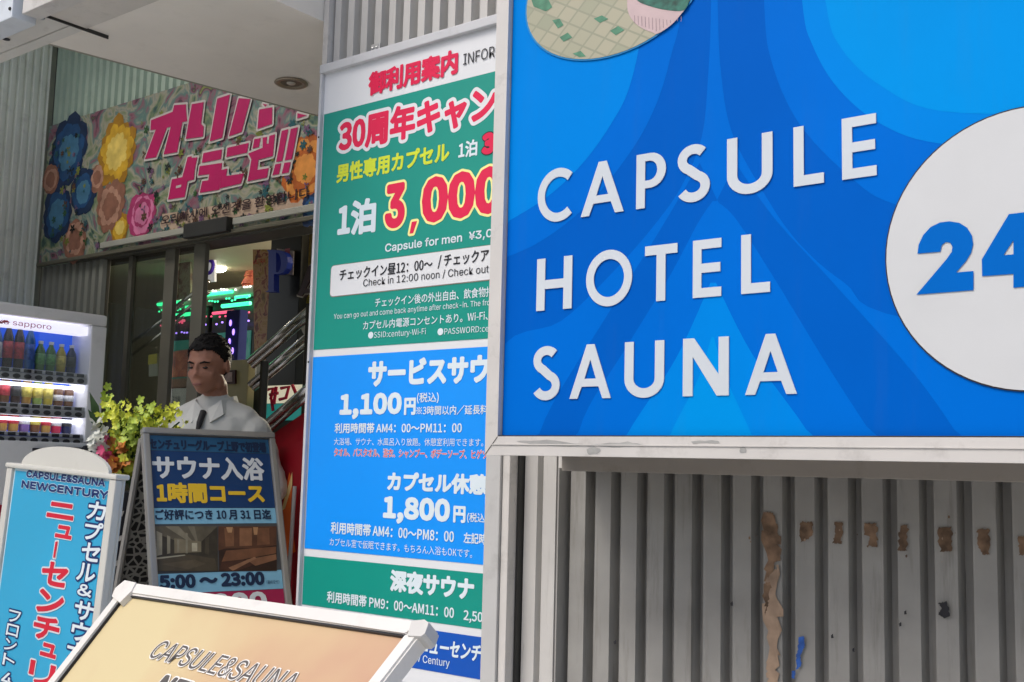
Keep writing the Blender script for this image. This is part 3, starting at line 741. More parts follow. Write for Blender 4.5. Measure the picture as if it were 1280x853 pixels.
fo = obj('flower_print', bed, pal[0], ban)
for m_ in pal[1:]: fo.data.materials.append(m_)
MAG = mat('banner_magenta', S(172, 14, 88), .5, .06, 5)
BW = mat('banner_white', (.50, .47, .44), .5, .05, 5)
# angular letters drawn as polygons; crop of the banner: 180 + x*.2345, 110 + y*.2345
def cj(pts): return [bn.uv(180+x*.2345, 110+y*.2345) for x, y in pts]
GL = [
 [(45, 175), (160, 130), (168, 95), (232, 90), (232, 118), (238, 180), (212, 185), (184, 345), (112, 358), (150, 210), (130, 215), (72, 372), (12, 382), (70, 225), (42, 228)],
 [(262, 90), (326, 78), (312, 195), (326, 208), (322, 262), (230, 275)],
 [(398, 60), (466, 38), (424, 268), (358, 288)],
 [(512, 58), (575, 62), (528, 238), (460, 262)],
 [(622, 118), (692, 106), (690, 195), (612, 222)],
 [(640, 88), (664, 92), (654, 104)],
 [(826, 138), (876, 150), (824, 166)],
 [(240, 372), (262, 366), (262, 376), (292, 372), (286, 402), (278, 440), (274, 490), (240, 500), (224, 584), (136, 598), (156, 490), (212, 478)],
 [(324, 350), (424, 330), (418, 382), (316, 402)],
 [(304, 420), (424, 402), (410, 545), (304, 562), (318, 500), (350, 495), (356, 462), (296, 470)],
 [(452, 322), (566, 296), (556, 348), (446, 372)],
 [(420, 440), (452, 432), (446, 472), (540, 458), (524, 512), (412, 538)],
 [(596, 276), (630, 270), (620, 318), (586, 326)],
 [(640, 268), (664, 264), (660, 300), (672, 300), (676, 258), (706, 250), (694, 366), (618, 386), (612, 440), (672, 430), (664, 480), (560, 500), (580, 385), (564, 352), (640, 322)],
 [(742, 232), (778, 222), (744, 392), (712, 398)],
 [(790, 222), (828, 212), (796, 382), (758, 390)],
 [(708, 410), (738, 404), (728, 462), (692, 468)],
 [(756, 402), (790, 398), (778, 454), (742, 460)],
]
for i, g in enumerate(GL):
    P = cj(g); bm = bmesh.new(); poly(bm, P, z=.0085)
    if i == 7: pass
    b2 = bm.copy()
    for v in b2.verts: v.co.z = .0072
    swell(b2, .011, z=.0068, spread=.0012)
    o = obj('lettering', bm, MAG, ban); obj('lettering_outline', b2, BW, o)
obj('lettering_hole', poly(bmesh.new(), cj([(180, 525), (208, 518), (204, 532), (178, 538)]), z=.0092), BW, ban)
text(bn, ban, '오리빠사에 오신것을 환영합니다', (203, 280.5), (388, 250), 268, mat('hangul_dark', S(45, 24, 28), .5), bold=.012, h=.0075)

# ------------------------------------------------------------------ entrance front: header, mullions, glass
YD = YK+.03
dw = wallboard(YD)
BRZ = mat('bronze_frame', (.105, .10, .078), .4, .12, 6, metal=.3)
ent = empty('glass_entrance', (0, YD, 0), 'bronze framed glass entrance front below the welcome banner', 'glass front', rot=dw.rot)
zD = dw.uv(180, 322)[1]
xl = dw.uv(124, 450)[0]
obj('header', bx(xl-.25, dw.uv(440, 300)[0], zD+.03, zH-.03, -.10, .045, bev=.004), BRZ, ent)
obj('header_rail', bx(dw.uv(140, 325)[0], dw.uv(246, 306)[0], zD+.062, zD+.092, .046, .075, bev=.003), mat('rail_pale', (.42, .42, .36), .35, .06, 5, metal=.3), ent)
obj('header_rail', bx(dw.uv(306, 300)[0], dw.uv(430, 300)[0], zD+.062, zD+.092, .046, .075, bev=.003), MATS['rail_pale'], ent)
obj('sensor_box', bx(dw.uv(250, 306)[0], dw.uv(304, 300)[0], zD+.03, zD+.10, .046, .10, bev=.005), DARK, ent)
MUL = mat('mullion_taupe', (.135, .128, .10), .42, .1, 6, metal=.2)
for a_, b_ in ((124, 131), (203, 217), (239, 255), (398, 408)):
    u0_, u1_ = dw.uv(a_, 430)[0], dw.uv(b_, 430)[0]
    obj('mullion', bx(u0_, u1_-(.012 if a_ < 390 else 0), 0, zD+.03, -.012, .014, bev=.003), MUL, ent)
obj('mullion', bx(dw.uv(157, 430)[0], dw.uv(162, 430)[0], 0, zD+.03, -.012, .012), BRZ, ent)
GLS = glassmat('door_glass', (.72, .76, .72), .07)
for a_, b_ in ((131, 157), (162, 203), (217, 239)):
    obj('glass_pane', bx(dw.uv(a_, 430)[0]+.002, dw.uv(b_, 430)[0]-.002, .0, zD+.028, -.012, -.004), GLS, ent)
obj('sill', bx(xl, dw.uv(440, 430)[0], 0, .03, -.1, .04), ALU, ent)

# ------------------------------------------------------------------ hall inside
HALL = empty('hall_interior', (-4, 6, 0), 'dim hall seen through the glass entrance', 'room')
hm = mat('hall_wall', (.10, .095, .075), .6, .15, 2)
obj('rear_wall', bx(-6, 4.5, 4.0, 4.1, 0, 3.2), hm, HALL)
obj('left_wall', bx(-6.1, -6, -2.7, 4.0, 0, 3.2), hm, HALL)
obj('ceiling', bx(-6, 4.5, -2.65, 4.0, 2.75, 2.85), mat('hall_ceiling', (.42, .38, .27), .6, .08, 2), HALL)
b = bmesh.new(); ball(b, (0, 0, 0), (.07, .07, .03), 14)
obj('ceiling_lamp', b, mat('hall_lamp', (1, .95, .8), emit=(1, .93, .75), estr=14), HALL, loc=Vector(onz(272, 336, 2.74))-Vector((-4, 6, 0)))
HL = HALL
def lampat(p, e, c, r=.15):
    l = bpy.data.lights.new('hall_light', 'POINT'); l.energy = e; l.color = c; l.shadow_soft_size = r
    o = bpy.data.objects.new('hall_light', l); COL.objects.link(o); o.location = p; return o
lampat((-5.2, 6.2, 2.4), 130, (1, .9, .7)); lampat((-4.7, 4.9, 2.5), 24, (1, .88, .7))
tag(obj('hall_floor', bx(-10, .5, 3.36, 10, 0, .014), mat('floor_tile', (.12, .1, .085), .25, .2, 3)), kind='structure')

def PP(y): return wallboard(y)
def card(y, pts, m, name, label, cat, t=.02):
    B = PP(y); P = [B.uv(*p) for p in pts]; c = (sum(p[0] for p in P)/len(P), min(p[1] for p in P))
    r = empty(name, (c[0], y, c[1]), label, cat, rot=B.rot)
    return r, B, [(p[0]-c[0], p[1]-c[1]) for p in P], c
# arcade machines with green neon tubes
def neon(name, col, s): return mat(name, tuple(min(1, .2+c*.6) for c in col), emit=col, estr=s)
NG = neon('neon_green', (.03, .9, .35), 1.8); NP = neon('neon_violet', (.35, .2, 1), 2.0); NR = neon('neon_red', (.9, .08, .2), 1.0)
DKB = mat('cabinet_dark', (.03, .035, .04), .3, .2, 5)
yA_ = 5.6; A = PP(yA_)
for (x0, x1, top, base, lab) in ((205, 262, 384, 560, 'arcade cabinet with green neon rim, half hidden by the door mullion'), (264, 325, 372, 560, 'arcade cabinet with green and red neon rim behind the man')):
    u0_, v1_ = A.uv(x0, top); u1_, _ = A.uv(x1, top)
    r = empty('arcade_machine', ((u0_+u1_)/2, yA_, 0), lab, 'game machine', group='arcade cabinets in the hall')
    w_ = (u1_-u0_)/2-.02
    obj('cabinet', bx(-w_, w_, 0, .6, 0, v1_-.03, bev=.02), DKB, r)
    obj('screen', bx(-w_*.8, w_*.8, -.012, -.002, v1_-.75, v1_-.3, bev=.004), mat('screen_teal', (.03, .1, .09), .2, .5, 9, emit=(.02, .12, .1), estr=.6), r)  # own glow added to brighten the cabinet front
    obj('canopy', bx(-w_-.03, w_+.03, -.06, .62, v1_-.03, v1_+.05, bev=.02), mat('machine_cream', (.4, .42, .36), .4, .2, 6), r)
    b = bmesh.new()
    tube(b, [(-w_, -.075, v1_+.01), (w_*.2, -.075, v1_+.01)], .014); tube(b, [(-w_*.2, -.075, v1_-.10), (w_, -.075, v1_-.10)], .016)
    tube(b, [(w_*.35, -.075, v1_-.04), (w_*.95, -.075, v1_-.04)], .012)
    obj('neon_tube', b, NG, r)
    for nm_, cm_, zz_ in (('added_light_row', NG, v1_-.05), ('added_light_row', neon('neon_white', (.9, .9, .8), 2.2), v1_+.03), ('added_light_row', NR, v1_-.17), ('added_light_row', NP, v1_-.24)):  # small light rows added to brighten the cabinets
        b = bmesh.new()
        for k in range(16):
            if random.random() < .6: ball(b, (-w_+(k+.5)*w_/8, -.07, zz_+random.uniform(-.012, .012)), (.012, .006, .008), 6)
        obj(nm_, b, cm_, r)
    PM = [mat('prize_%d' % q_, S(*c_), .5, .3, 30) for q_, c_ in enumerate(((60, 120, 110), (170, 160, 140), (150, 50, 70), (40, 90, 80)))]
    for k in range(22):
        b = bmesh.new(); ball(b, (random.uniform(-w_*.9, w_*.9), -.02, v1_-random.uniform(.32, .7)), (random.uniform(.01, .035), .006, random.uniform(.008, .03)), 8)
        obj('prize', b, PM[k % 4], r)
    obj('neon_tube', tube(bmesh.new(), [(-w_*.6, -.075, v1_-.15), (w_*.3, -.075, v1_-.15)], .012), NR, r)
# red cone decoration standing on the machine
u, v = A.uv(290, 372)
cone = empty('cone_ornament', (u, yA_+.2, v), 'red and gold cone ornament on top of the arcade machine', 'ornament')
b = bmesh.new(); 
for k in range(7): lathe(b, [(.13-.017*k, k*.065), (.115-.017*k, k*.065+.03), (.09-.013*k, k*.065+.068)], 14)
obj('cone', b, blotch('ornament_red', [S(150, 50, 50), S(200, 110, 90), S(190, 150, 90)], 20), cone)
# violet-lit pillar
u, v = A.uv(333, 395)
pl = empty('light_pillar', (u+.04, yA_-.3, 0), 'slim pillar of violet lights inside the doorway', 'lamp')
obj('pillar', bx(-.08, .08, -.05, .03, 0, v, bev=.01), mat('pillar_navy', (.02, .025, .09), .85, .2, 5, spec=.05), pl)
b = bmesh.new()
for i in range(9): ball(b, (.0+(.03 if i % 2 else -.01), -.06, v-.1-i*.07), (.012, .008, .025), 8)
obj('bulbs', b, NP, pl)
# poster collage beside the blue letter
r, B, P, c = card(4.6, [(316, 312), (341, 312), (341, 450), (318, 450)], None, 'poster', 'narrow collage poster with red heading left of the blue letter P', 'poster')
obj('sheet', poly(bmesh.new(), P, z=0, thick=.02), blotch('poster_collage', [S(90, 70, 40), S(150, 120, 60), S(170, 140, 100), S(120, 50, 40), S(60, 50, 40)], 14), r)
text(B, r, 'いらっしゃい', (318, 336), (338, 333), 322, mat('poster_red', S(190, 40, 30)), h=.003, h_plane=0) if False else None
bm = glyphs('ULTRA', .03); bm.transform(Matrix.Translation((P[0][0]+.01, P[0][1]-.10, .003)) @ Matrix.Scale(.055, 4)); link('lettering', bm, mat('poster_red', S(190, 40, 30)), r)
# dark pillar that carries the P
r, B, P, c = card(4.3, [(339, 304), (374, 304), (374, 560), (341, 560)], None, 'dark_pillar', 'dark square pillar inside the doorway bearing the blue letter P', 'pillar')
zz = max(p[1] for p in P)+.4
obj('shaft', bx(P[0][0], P[1][0]+.02, -c[1]+.02, zz, -.06, 0, bev=.004), mat('pillar_dark', (.012, .015, .014), .35, .2, 4), r)
r2, B2, P2, c2 = card(4.27, [(346, 311), (367, 314), (366, 344), (346, 342)], None, 'notice', 'small white and pink notice behind the blue letter P', 'notice')
obj('sheet', poly(bmesh.new(), P2, z=0, thick=.006), mat('notice_white', (.55, .5, .5), .5, .06, 9), r2)
obj('pink_lines', poly(bmesh.new(), [(P2[0][0]*.2+P2[1][0]*.8+d, y_) for d, y_ in ((-.045, P2[3][1]+.03), (.0, P2[3][1]+.03), (.0, P2[0][1]-.01), (-.045, P2[0][1]-.01))], z=.002), mat('notice_pink', S(190, 110, 130)), r2)
BL = PP(4.2)
def solidletter(name, outer, holes, y, m, label, edge=None, t=.04):
    B = PP(y); O = [B.uv(320+x*.1524, 290+yy*.1524) for x, yy in outer]; H = [[B.uv(320+x*.1524, 290+yy*.1524) for x, yy in h_] for h_ in holes]
    c = (sum(p[0] for p in O)/len(O), min(p[1] for p in O)); sh = lambda l: [(p[0]-c[0], p[1]-c[1]) for p in l]
    r = empty(name, (c[0], y, c[1]), label, 'letter', rot=B.rot)
    obj('face', poly(bmesh.new(), sh(O), [sh(h_) for h_ in H], z=0, thick=t), m, r)
    if edge:
        b = bmesh.new(); poly(b, sh(O), [sh(h_) for h_ in H], z=-.004); swell(b, .008, z=-.006, spread=.004); obj('edge', b, edge, r)
LB = mat('letter_blue', (.02, .045, .32), .3, .1, 6, emit=(.02, .05, .5), estr=.02)
Pout = [(88, 148), (145, 148), (190, 150), (230, 168), (256, 205), (260, 250), (248, 300), (222, 335), (190, 345), (146, 347), (146, 485), (158, 492), (76, 492), (100, 480), (102, 165)]
solidletter('wall_letter', Pout, [[(165, 170), (188, 180), (200, 215), (205, 260), (198, 305), (182, 330), (165, 330)]], 4.2, LB, 'big blue letter P inside the doorway')
solidletter('wall_letter', [(430, 280), (470, 270), (510, 535), (450, 535), (445, 500), (390, 505), (375, 530), (335, 520), (352, 490)], [[(440, 400), (405, 470), (442, 465)]], 4.2, mat('letter_brown', (.05, .025, .03), .4), 'dark brown letter A with pale edge beside the gold pillar', edge=mat('letter_edge', (.5, .47, .42)))
r, B, P, c = card(4.45, [(373, 304), (400, 304), (400, 372), (371, 376)], None, 'gold_pillar', 'gold metal clad pillar behind the brown letter A', 'pillar')
obj('shaft', bx(P[0][0], P[1][0]+.1, 0, P[0][1]+.3, -.2, 0, bev=.01), mat('gold_metal', (.55, .42, .14), .3, .15, 5, metal=.35), r)
obj('foot_band', bx(P[0][0]-.01, P[1][0]+.11, -.04, .05, -.21, .02, bev=.01), mat('band_yellow', (.5, .45, .08), .35, .1), r)
# beige cabinet with framed red notice
r, B, P, c = card(4.0, [(283, 451), (311, 449), (311, 620), (283, 620)], None, 'beige_cabinet', 'beige cabinet with a dark framed red notice behind the man', 'cabinet')
obj('body', bx(P[0][0]-.05, P[1][0], -c[1]+.02, P[0][1], -.05, 0, bev=.006), mat('cabinet_beige', (.42, .37, .20), .5, .08, 4), r)
sb = [B.uv(x, y) for x, y in ((279, 464), (296, 463), (296, 480), (279, 481))]; sb = [(p[0]-c[0], p[1]-c[1]) for p in sb]
fr = obj('notice_frame', poly(bmesh.new(), sb, z=.014, thick=.013), mat('frame_darkred', (.06, .015, .015), .4), r)
obj('notice_paper', poly(bmesh.new(), [(p[0]*.74+.26*(sb[0][0]+sb[2][0])/2-.004, p[1]*.7+.3*(sb[0][1]+sb[2][1])/2) for p in sb], z=.016), mat('paper_pinkish', (.5, .36, .34), .5, .3, 40), fr)
# posters between the mullions
r, B, P, c = card(4.3, [(213, 440), (241, 436), (241, 470), (213, 472)], None, 'poster', 'orange portrait poster between the door mullions', 'poster')
obj('sheet', poly(bmesh.new(), P, z=0, thick=.02), blotch('poster_orange', [S(60, 20, 15), S(150, 55, 30), S(190, 110, 70), S(110, 40, 30)], 9), r)
r, B, P, c = card(4.3, [(214, 474), (241, 472), (241, 483), (214, 485)], None, 'poster', 'brown strip poster below the orange portrait poster', 'poster')
obj('sheet', poly(bmesh.new(), P, z=0, thick=.02), mat('poster_brown', S(110, 75, 55), .5, .3, 14), r)
r, B, P, c = card(4.3, [(213, 486), (235, 485), (235, 508), (213, 509)], None, 'number_plate_notice', 'grey white notice with the number 318 between the door mullions', 'notice')
obj('sheet', poly(bmesh.new(), P, z=0, thick=.02), mat('plate_grey', (.35, .36, .35), .5, .08, 9), r)
me = glyphs('318', .04); me.transform(Matrix.Translation((P[3][0]+.018, P[3][1]+.022, .004)) @ Matrix.Diagonal((.062, .085, 1, 1))); link('lettering', me, BLACK, r)
r, B, P, c = card(3.9, [(186, 444), (197, 442), (197, 470), (186, 471)], None, 'poster', 'small yellow and white sticker poster behind the left glass pane', 'poster')
obj('sheet', poly(bmesh.new(), P, z=0, thick=.01), mat('sticker_white', (.4, .42, .36), .5, .1, 9), r)
obj('yellow_top', poly(bmesh.new(), [P[0], P[1], (P[1][0], P[1][1]*.55+.45*P[2][1]), (P[0][0], P[0][1]*.55+.45*P[3][1])][::-1], z=.002), mat('sticker_yellow', S(200, 190, 40)), r)
r, B, P, c = card(5.2, [(219, 330), (238, 327), (238, 372), (219, 375)], None, 'poster', 'pale lit poster high between the door mullions', 'poster')
obj('sheet', poly(bmesh.new(), P, z=0, thick=.02), blotch('poster_pale', [S(120, 120, 95), S(165, 165, 135), S(120, 80, 70), S(70, 80, 75)], 8), r)
r, B, P, c = card(5.3, [(256, 318), (268, 316), (268, 352), (256, 353)], None, 'notice', 'white hanging notice with a violet round mark', 'notice')
obj('sheet', poly(bmesh.new(), P, z=0, thick=.02), mat('notice_lit', (.6, .6, .6), .5, .05, 9, emit=(.6, .6, .6), estr=.3), r)
b = bmesh.new(); tube(b, [(.0+.05*math.cos(a*PI/8), .12+.05*math.sin(a*PI/8), .004) for a in range(17)], .016, 6); obj('round_mark', b, mat('mark_violet', S(70, 40, 170)), r)

# dark red bench in the left pane
u, v = PP(4.0).uv(188, 500)
be = empty('bench', (u, 4.0, 0), 'dark red upholstered bench behind the left glass pane', 'bench')
BR_ = mat('bench_red', S(95, 18, 22), .5, .15, 6)
obj('backrest', bx(-.45, .45, .35, .45, .45, v+.14, bev=.03), BR_, be); obj('seat', bx(-.45, .45, -.1, .36, .34, .46, bev=.03), BR_, be)
for dx in (-.4, .4):
    for dy in (-.06, .38): obj('leg', bx(dx-.02, dx+.02, dy-.02, dy+.02, .014, .345), DARK, be)

# staircase with chrome rails and a red flank
st = empty('staircase', (-3.2, 4.2, 0), 'staircase with paired chrome handrails rising to the right behind the man', 'stairs')
def rail(y, a, b_, rr=.02, ext=.0):
    B = PP(y); p, q_ = B.uv(*a), B.uv(*b_); d = (q_[0]-p[0], q_[1]-p[1])
    p = (p[0]-d[0]*ext, p[1]-d[1]*ext)
    q_ = (p[0]+d[0]*1.8, p[1]+d[1]*1.8)
    return obj('handrail', tube(bmesh.new(), [(p[0]+3.2, y-4.2, p[1]), (q_[0]+3.2, y-4.2, q_[1])], rr, 10), CHROME, st, True)
rail(3.75, (312, 452), (388, 386)); rail(3.75, (316, 458), (388, 396), .015)
rail(3.85, (313, 481), (388, 418)); rail(3.85, (317, 486), (388, 428), .014)
rail(3.62, (330, 533), (386, 484), .02); rail(3.62, (334, 540), (386, 495), .014)
rail(4.9, (214, 388), (240, 368), .014); rail(4.9, (214, 402), (240, 382), .012)
rail(4.9, (165, 428), (200, 402), .01); rail(4.9, (165, 444), (200, 418), .01)  # thin rails put in for the handrail reflection on the left pane
b = bmesh.new(); B = PP(3.72)
for (x0, y0, y1) in ((331, 452, 560), (388, 380, 560)):
    u, v = B.uv(x0, y0); u2, v2 = B.uv(x0, y1); tube(b, [(u+3.2, -.48, v), (u+3.2, -.48, 0.1)], .022, 8)
obj('newel_post', b, mat('newel_dark', (.05, .045, .035), .35, .1, metal=.5), st)
REDM = mat('red_flank', S(120, 8, 22, 1.2), .35, .12, 3)
B = PP(3.66); P = [B.uv(*p) for p in ((318, 556), (345, 540), (392, 508), (430, 470), (430, 690), (318, 690))]
b = bmesh.new(); poly(b, P, z=0, thick=.05)
for v in b.verts: v.co = Vector((v.co.x+3.2, 3.66-4.2-v.co.z, v.co.y))
bmesh.ops.recalc_face_normals(b, faces=b.faces); obj('stair_flank', b, REDM, st)
b = bmesh.new()
for i in range(9): box(b, -.25+i*.26, 1.6, -.48, .6, .17*i, .17*(i+1)-.004)
obj('steps', b, mat('step_dark', (.05, .045, .04), .5, .15, 4), st)
u, v = PP(3.8).uv(379, 402)
b = lathe(bmesh.new(), [(.001, -.01), (.075, -.01), (.08, 0), (.075, .01), (.001, .01)], 24)
for vv in b.verts: vv.co = Vector((vv.co.x, vv.co.z, vv.co.y))
o = obj('round_plate', b, mat('plate_silver', (.42, .42, .42), .4, .05), None); o.location = (u, 3.86, v); tag(o, 'round grey disc plate by the top of the chrome handrails', 'plate')
# lit counter sign
r, B, P, c = card(4.1, [(328, 482), (394, 474), (394, 520), (328, 526)], None, 'lit_counter', 'lit cream and teal counter front with red brushed writing', 'counter')
hgt = P[0][1]
obj('body', bx(P[0][0]-.3, P[1][0]+.2, -c[1]+.02, hgt, -.1, 0), mat('counter_dark', (.05, .06, .055), .5), r)
obj('lit_panel', bx(P[0][0], P[1][0]+.1, hgt*.48, hgt*.97, .001, .02), mat('counter_cream', (.6, .58, .45), emit=(1, .95, .7), estr=.38), r)
obj('teal_panel', bx(P[0][0], P[1][0]+.1, .0, hgt*.46, .001, .02), mat('counter_teal', (.03, .25, .23), emit=(.03, .3, .27), estr=.35), r)
b = bmesh.new()
for s_ in (((338, 488), (346, 486), (343, 500)), ((350, 484), (347, 506)), ((356, 486), (366, 484), (362, 498), (354, 500)), ((342, 494), (352, 492)), ((370, 482), (376, 496)), ((344, 500), (346, 514))):
    tube(b, [(*(lambda p: (p[0]-c[0], p[1]-c[1]))(B.uv(*q_)), .026) for q_ in s_], .010, 6)
obj('red_writing', b, mat('writing_red', S(200, 20, 70)), r)
# red and orange upright banner near the information board
B = PP(3.0)
rb = empty('upright_banner', (-2.86, 3.0, 0), 'red and orange upright banner between the sauna board and the information board', 'banner', rot=B.rot)
P = [(p[0]+2.86, p[1]) for p in (B.uv(*q_) for q_ in ((350, 560), (392, 545), (392, 780), (352, 780)))]
obj('cloth', poly(bmesh.new(), [P[0], P[3], P[2], P[1]][::-1], z=0, thick=.004), REDM, rb)
P = [(p[0]+2.86, p[1]) for p in (B.uv(*q_) for q_ in ((362, 590), (366, 600), (364, 640), (370, 690), (350, 700), (352, 640)))]
obj('orange_shape', poly(bmesh.new(), P, z=.002), mat('banner_orange', S(210, 95, 30), .5, .1, 6), rb)
P = [(p[0]+2.86, p[1]) for p in (B.uv(*q_) for q_ in ((366, 590), (366, 606), (357, 636), (352, 640)))]
obj('cream_shape', poly(bmesh.new(), P, z=.003), mat('banner_cream', S(220, 190, 130), .5, .1, 6), rb)
p_, q_ = B.uv(372, 640), B.uv(360, 760)
obj('pole', tube(bmesh.new(), [(p_[0]+2.86, p_[1]+.1, .02), (q_[0]+2.86, .02, .02)], .008), ALU, rb)

# ------------------------------------------------------------------ drink machine
XV = -4.7
vb = Board((XV, 0, 0), (0, 1, 0), (0, 0, 1))
yR, zV = vb.uv(135, 395)
vm = empty('vending_machine', (XV, yR, 0), 'white drink vending machine with lit shelves of bottles and cans', 'vending machine', rot=vb.rot)
WV = 1.02
VBODY = mat('machine_body', (.86, .86, .84), .4, .04, 3, dirt=.12)
def V(px, py): u, v = vb.uv(px, py); return (u-yR, v)
u1_ = V(108, 450)[0]                     # right edge of the window
winT = V(60, 408)[1]+.03; winB = V(60, 552)[1]
uw0, uw1 = -WV+.06, V(111, 470)[0]
# carcass around a deep window
obj('body', bx(-WV, 0, 0, winB, -.72, 0, bev=.01), VBODY, vm)
obj('body', bx(-WV, 0, winT, zV, -.72, 0, bev=.012), VBODY, vm)
obj('body', bx(uw1, 0, winB+.001, winT-.001, -.72, 0, bev=.008), VBODY, vm)
obj('body', bx(-WV, uw0, winB+.001, winT-.001, -.72, 0, bev=.008), VBODY, vm)
obj('window_back', bx(uw0, uw1, winB, winT, -.20, -.16), mat('window_blue', S(10, 60, 160), .4, .3, 3, emit=S(10, 70, 190), estr=.8), vm)
hdr = obj('header_panel', bx(uw0+.003, uw1-.003, V(60, 413)[1], winT-.006, -.10, -.03), mat('header_lit', (.7, .68, .75), emit=(.85, .82, 1), estr=.9), vm)
me = glyphs('pokka sapporo', .03); x0, x1, y0, y1 = bounds(me)
ha = V(0, 417); hb = V(68, 417)
for v in me.vertices: v.co = Vector((hb[0]-.33+(v.co.x-x0)/(x1-x0)*.33, V(60, 413)[1]+.001+(v.co.y-y0)/(y1-y0)*.030, -.0285))
link('lettering', me, mat('header_red', S(200, 30, 60)), hdr)
obj('logo_swoosh', poly(bmesh.new(), [(hb[0]-.245, winT-.04), (hb[0]-.22, winT-.022), (hb[0]-.19, winT-.03), (hb[0]-.215, winT-.034)], z=-.0284), MATS['header_red'], hdr)
SHELF = mat('shelf_white', (.6, .6, .6), .4, .04, 5)
TUBE = mat('shelf_lamp', (.9, .9, 1), emit=(.85, .85, 1), estr=3.0)
DRK = mat('button_dark', (.03, .03, .035), .35, .2, 20)
rows = [(462, 468, 20), (509, 515, 18), (543, 550, 16)]
shelfz = [V(60, y_)[1] for y_ in (463, 506, 541)]
capmat = [mat('cap_'+n_, c, .4) for n_, c in (('white', (.6, .6, .6)), ('black', (.03, .03, .03)), ('orange', (.5, .2, .03)))]
liq = [mat('drink_'+n_, c, .2, .12, 30) for n_, c in (('green', (.05, .14, .03)), ('tea', (.12, .05, .02)), ('blue', (.03, .12, .3)), ('cola', (.03, .012, .01)), ('yellow', (.35, .28, .03)), ('navy', (.015, .02, .06)), ('gold', (.3, .17, .04)), ('red', (.35, .02, .05)), ('purple', (.14, .08, .22)), ('lime', (.2, .28, .06)))]
labm = [mat('label_'+n_, c, .45, .5, 60) for n_, c in (('white', (.5, .5, .48)), ('red', (.4, .03, .04)), ('green', (.08, .25, .06)), ('yellow', (.5, .42, .08)), ('blue', (.04, .12, .4)), ('black', (.03, .03, .03)))]
def bottle(x, z, hgt, rad, lm, cm, lb_):
    b = lathe(bmesh.new(), [(rad*.9, 0), (rad, .01), (rad, hgt*.62), (rad*.9, hgt*.70), (rad*.45, hgt*.86), (rad*.42, hgt*.9)], 12)
    o = obj('bottle', rotz(b), lm, vm, True, loc=(x, z, -.10))
    obj('cap', rotz(lathe(bmesh.new(), [(rad*.5, hgt*.9), (rad*.5, hgt)], 12)), cm, o)
    obj('label', rotz(lathe(bmesh.new(), [(rad*1.03, hgt*.22), (rad*1.03, hgt*.58)], 12)), lb_, o, True)
def can(x, z, hgt, rad, m, lb_):
    b = lathe(bmesh.new(), [(rad*.85, 0), (rad, .008), (rad, hgt*.92), (rad*.85, hgt)], 12)
    o = obj('can', rotz(b), m, vm, True, loc=(x, z, -.10))
    obj('label', rotz(lathe(bmesh.new(), [(rad*1.03, hgt*.3), (rad*1.03, hgt*.62)], 12)), lb_, o, True)
def rotz(b):
    for v in b.verts: v.co = Vector((v.co.x, v.co.z, -v.co.y))
    return b
P0 = .051; n_ = int((uw1-uw0)/P0)
r1 = [('b', .21, 0, 0, 0), ('b', .21, 2, 0, 0), ('b', .225, 3, 1, 1), ('b', .225, 3, 1, 1), ('b', .22, 2, 0, 4), ('b', .15, 0, 0, 2), ('b', .15, 0, 0, 2), ('b', .145, 4, 0, 3), ('b', .145, 5, 0, 5)]
r2 = [('b', .16, 1, 2, 0), ('b', .16, 1, 1, 1), ('b', .16, 3, 1, 5), ('b', .155, 6, 1, 3), ('b', .15, 9, 2, 3), ('b', .15, 4, 1, 3), ('c', .09, 1, 0, 0), ('c', .09, 1, 0, 0)]
r3 = [('c', .125, 8, 0, 4), ('c', .125, 6, 0, 1), ('c', .125, 6, 0, 1), ('c', .125, 8, 0, 0), ('c', .125, 1, 0, 3), ('c', .12, 6, 0, 1), ('c', .12, 7, 0, 0), ('c', .12, 5, 0, 5)]
for ri, (row, sz) in enumerate(zip((r1, r2, r3), shelfz)):
    obj('shelf', bx(uw0+.002, uw1-.002, sz-.018, sz-.001, -.158, -.015, bev=.002), SHELF, vm)
    pr = obj('price_strip', bx(uw0+.002, uw1-.002, sz-.052, sz-.02, -.05, -.008, bev=.003), mat('strip_grey', (.45, .45, .45), .4, .05, 9), vm)
    b = bmesh.new(); b2 = bmesh.new()
    lamp_z = (winT-.012 if ri == 0 else shelfz[ri-1]-.062)
    if ri: obj('shelf_lamp', bx(uw0+.004, uw1-.004, lamp_z-.012, lamp_z, -.14, -.03), TUBE, vm)
    for i in range(n_):
        x = uw1-.035-i*P0
        box(b, x-.016, x+.016, sz-.018, sz-.004, -.0145, -.008)
        for v in lathe(b2, [(.001, -.006), (.017, -.006), (.017, -.001), (.001, -.001)], 12).verts: pass
        k = len(b2.verts)-48
        b2.verts.ensure_lookup_table()
        for v in b2.verts[k:]: v.co = Vector((x+v.co.x, sz-.036+v.co.y*.62, v.co.z-.003))
        kind, hg, lm, cm, lb_ = row[-1-(i % len(row))]; hg *= .92
        rr = .0225
        (bottle(x, sz, hg, rr, liq[lm], capmat[cm % 3], labm[lb_]) if kind == 'b' else can(x, sz, hg, rr, liq[lm], labm[lb_]))
    obj('price_tags', b, DRK, pr); obj('select_buttons', b2, DRK, pr)
obj('window_glass', bx(uw0+.001, uw1-.001, winB+.002, winT-.002, -.006, -.002), glassmat('machine_glass', (.93, .94, .95), .04), vm)
a_ = V(82, 563)
obj('coin_panel', bx(a_[0]-.06, a_[0]+.085, a_[1]-.02, a_[1]+.015, .0005, .012, bev=.004), DRK, vm)
b = lathe(bmesh.new(), [(.001, 0), (.022, 0), (.022, .02), (.001, .02)], 14)
for v in b.verts: v.co += Vector((a_[0]+.1, a_[1]+.005, 0))
obj('coin_return', b, DRK, vm)
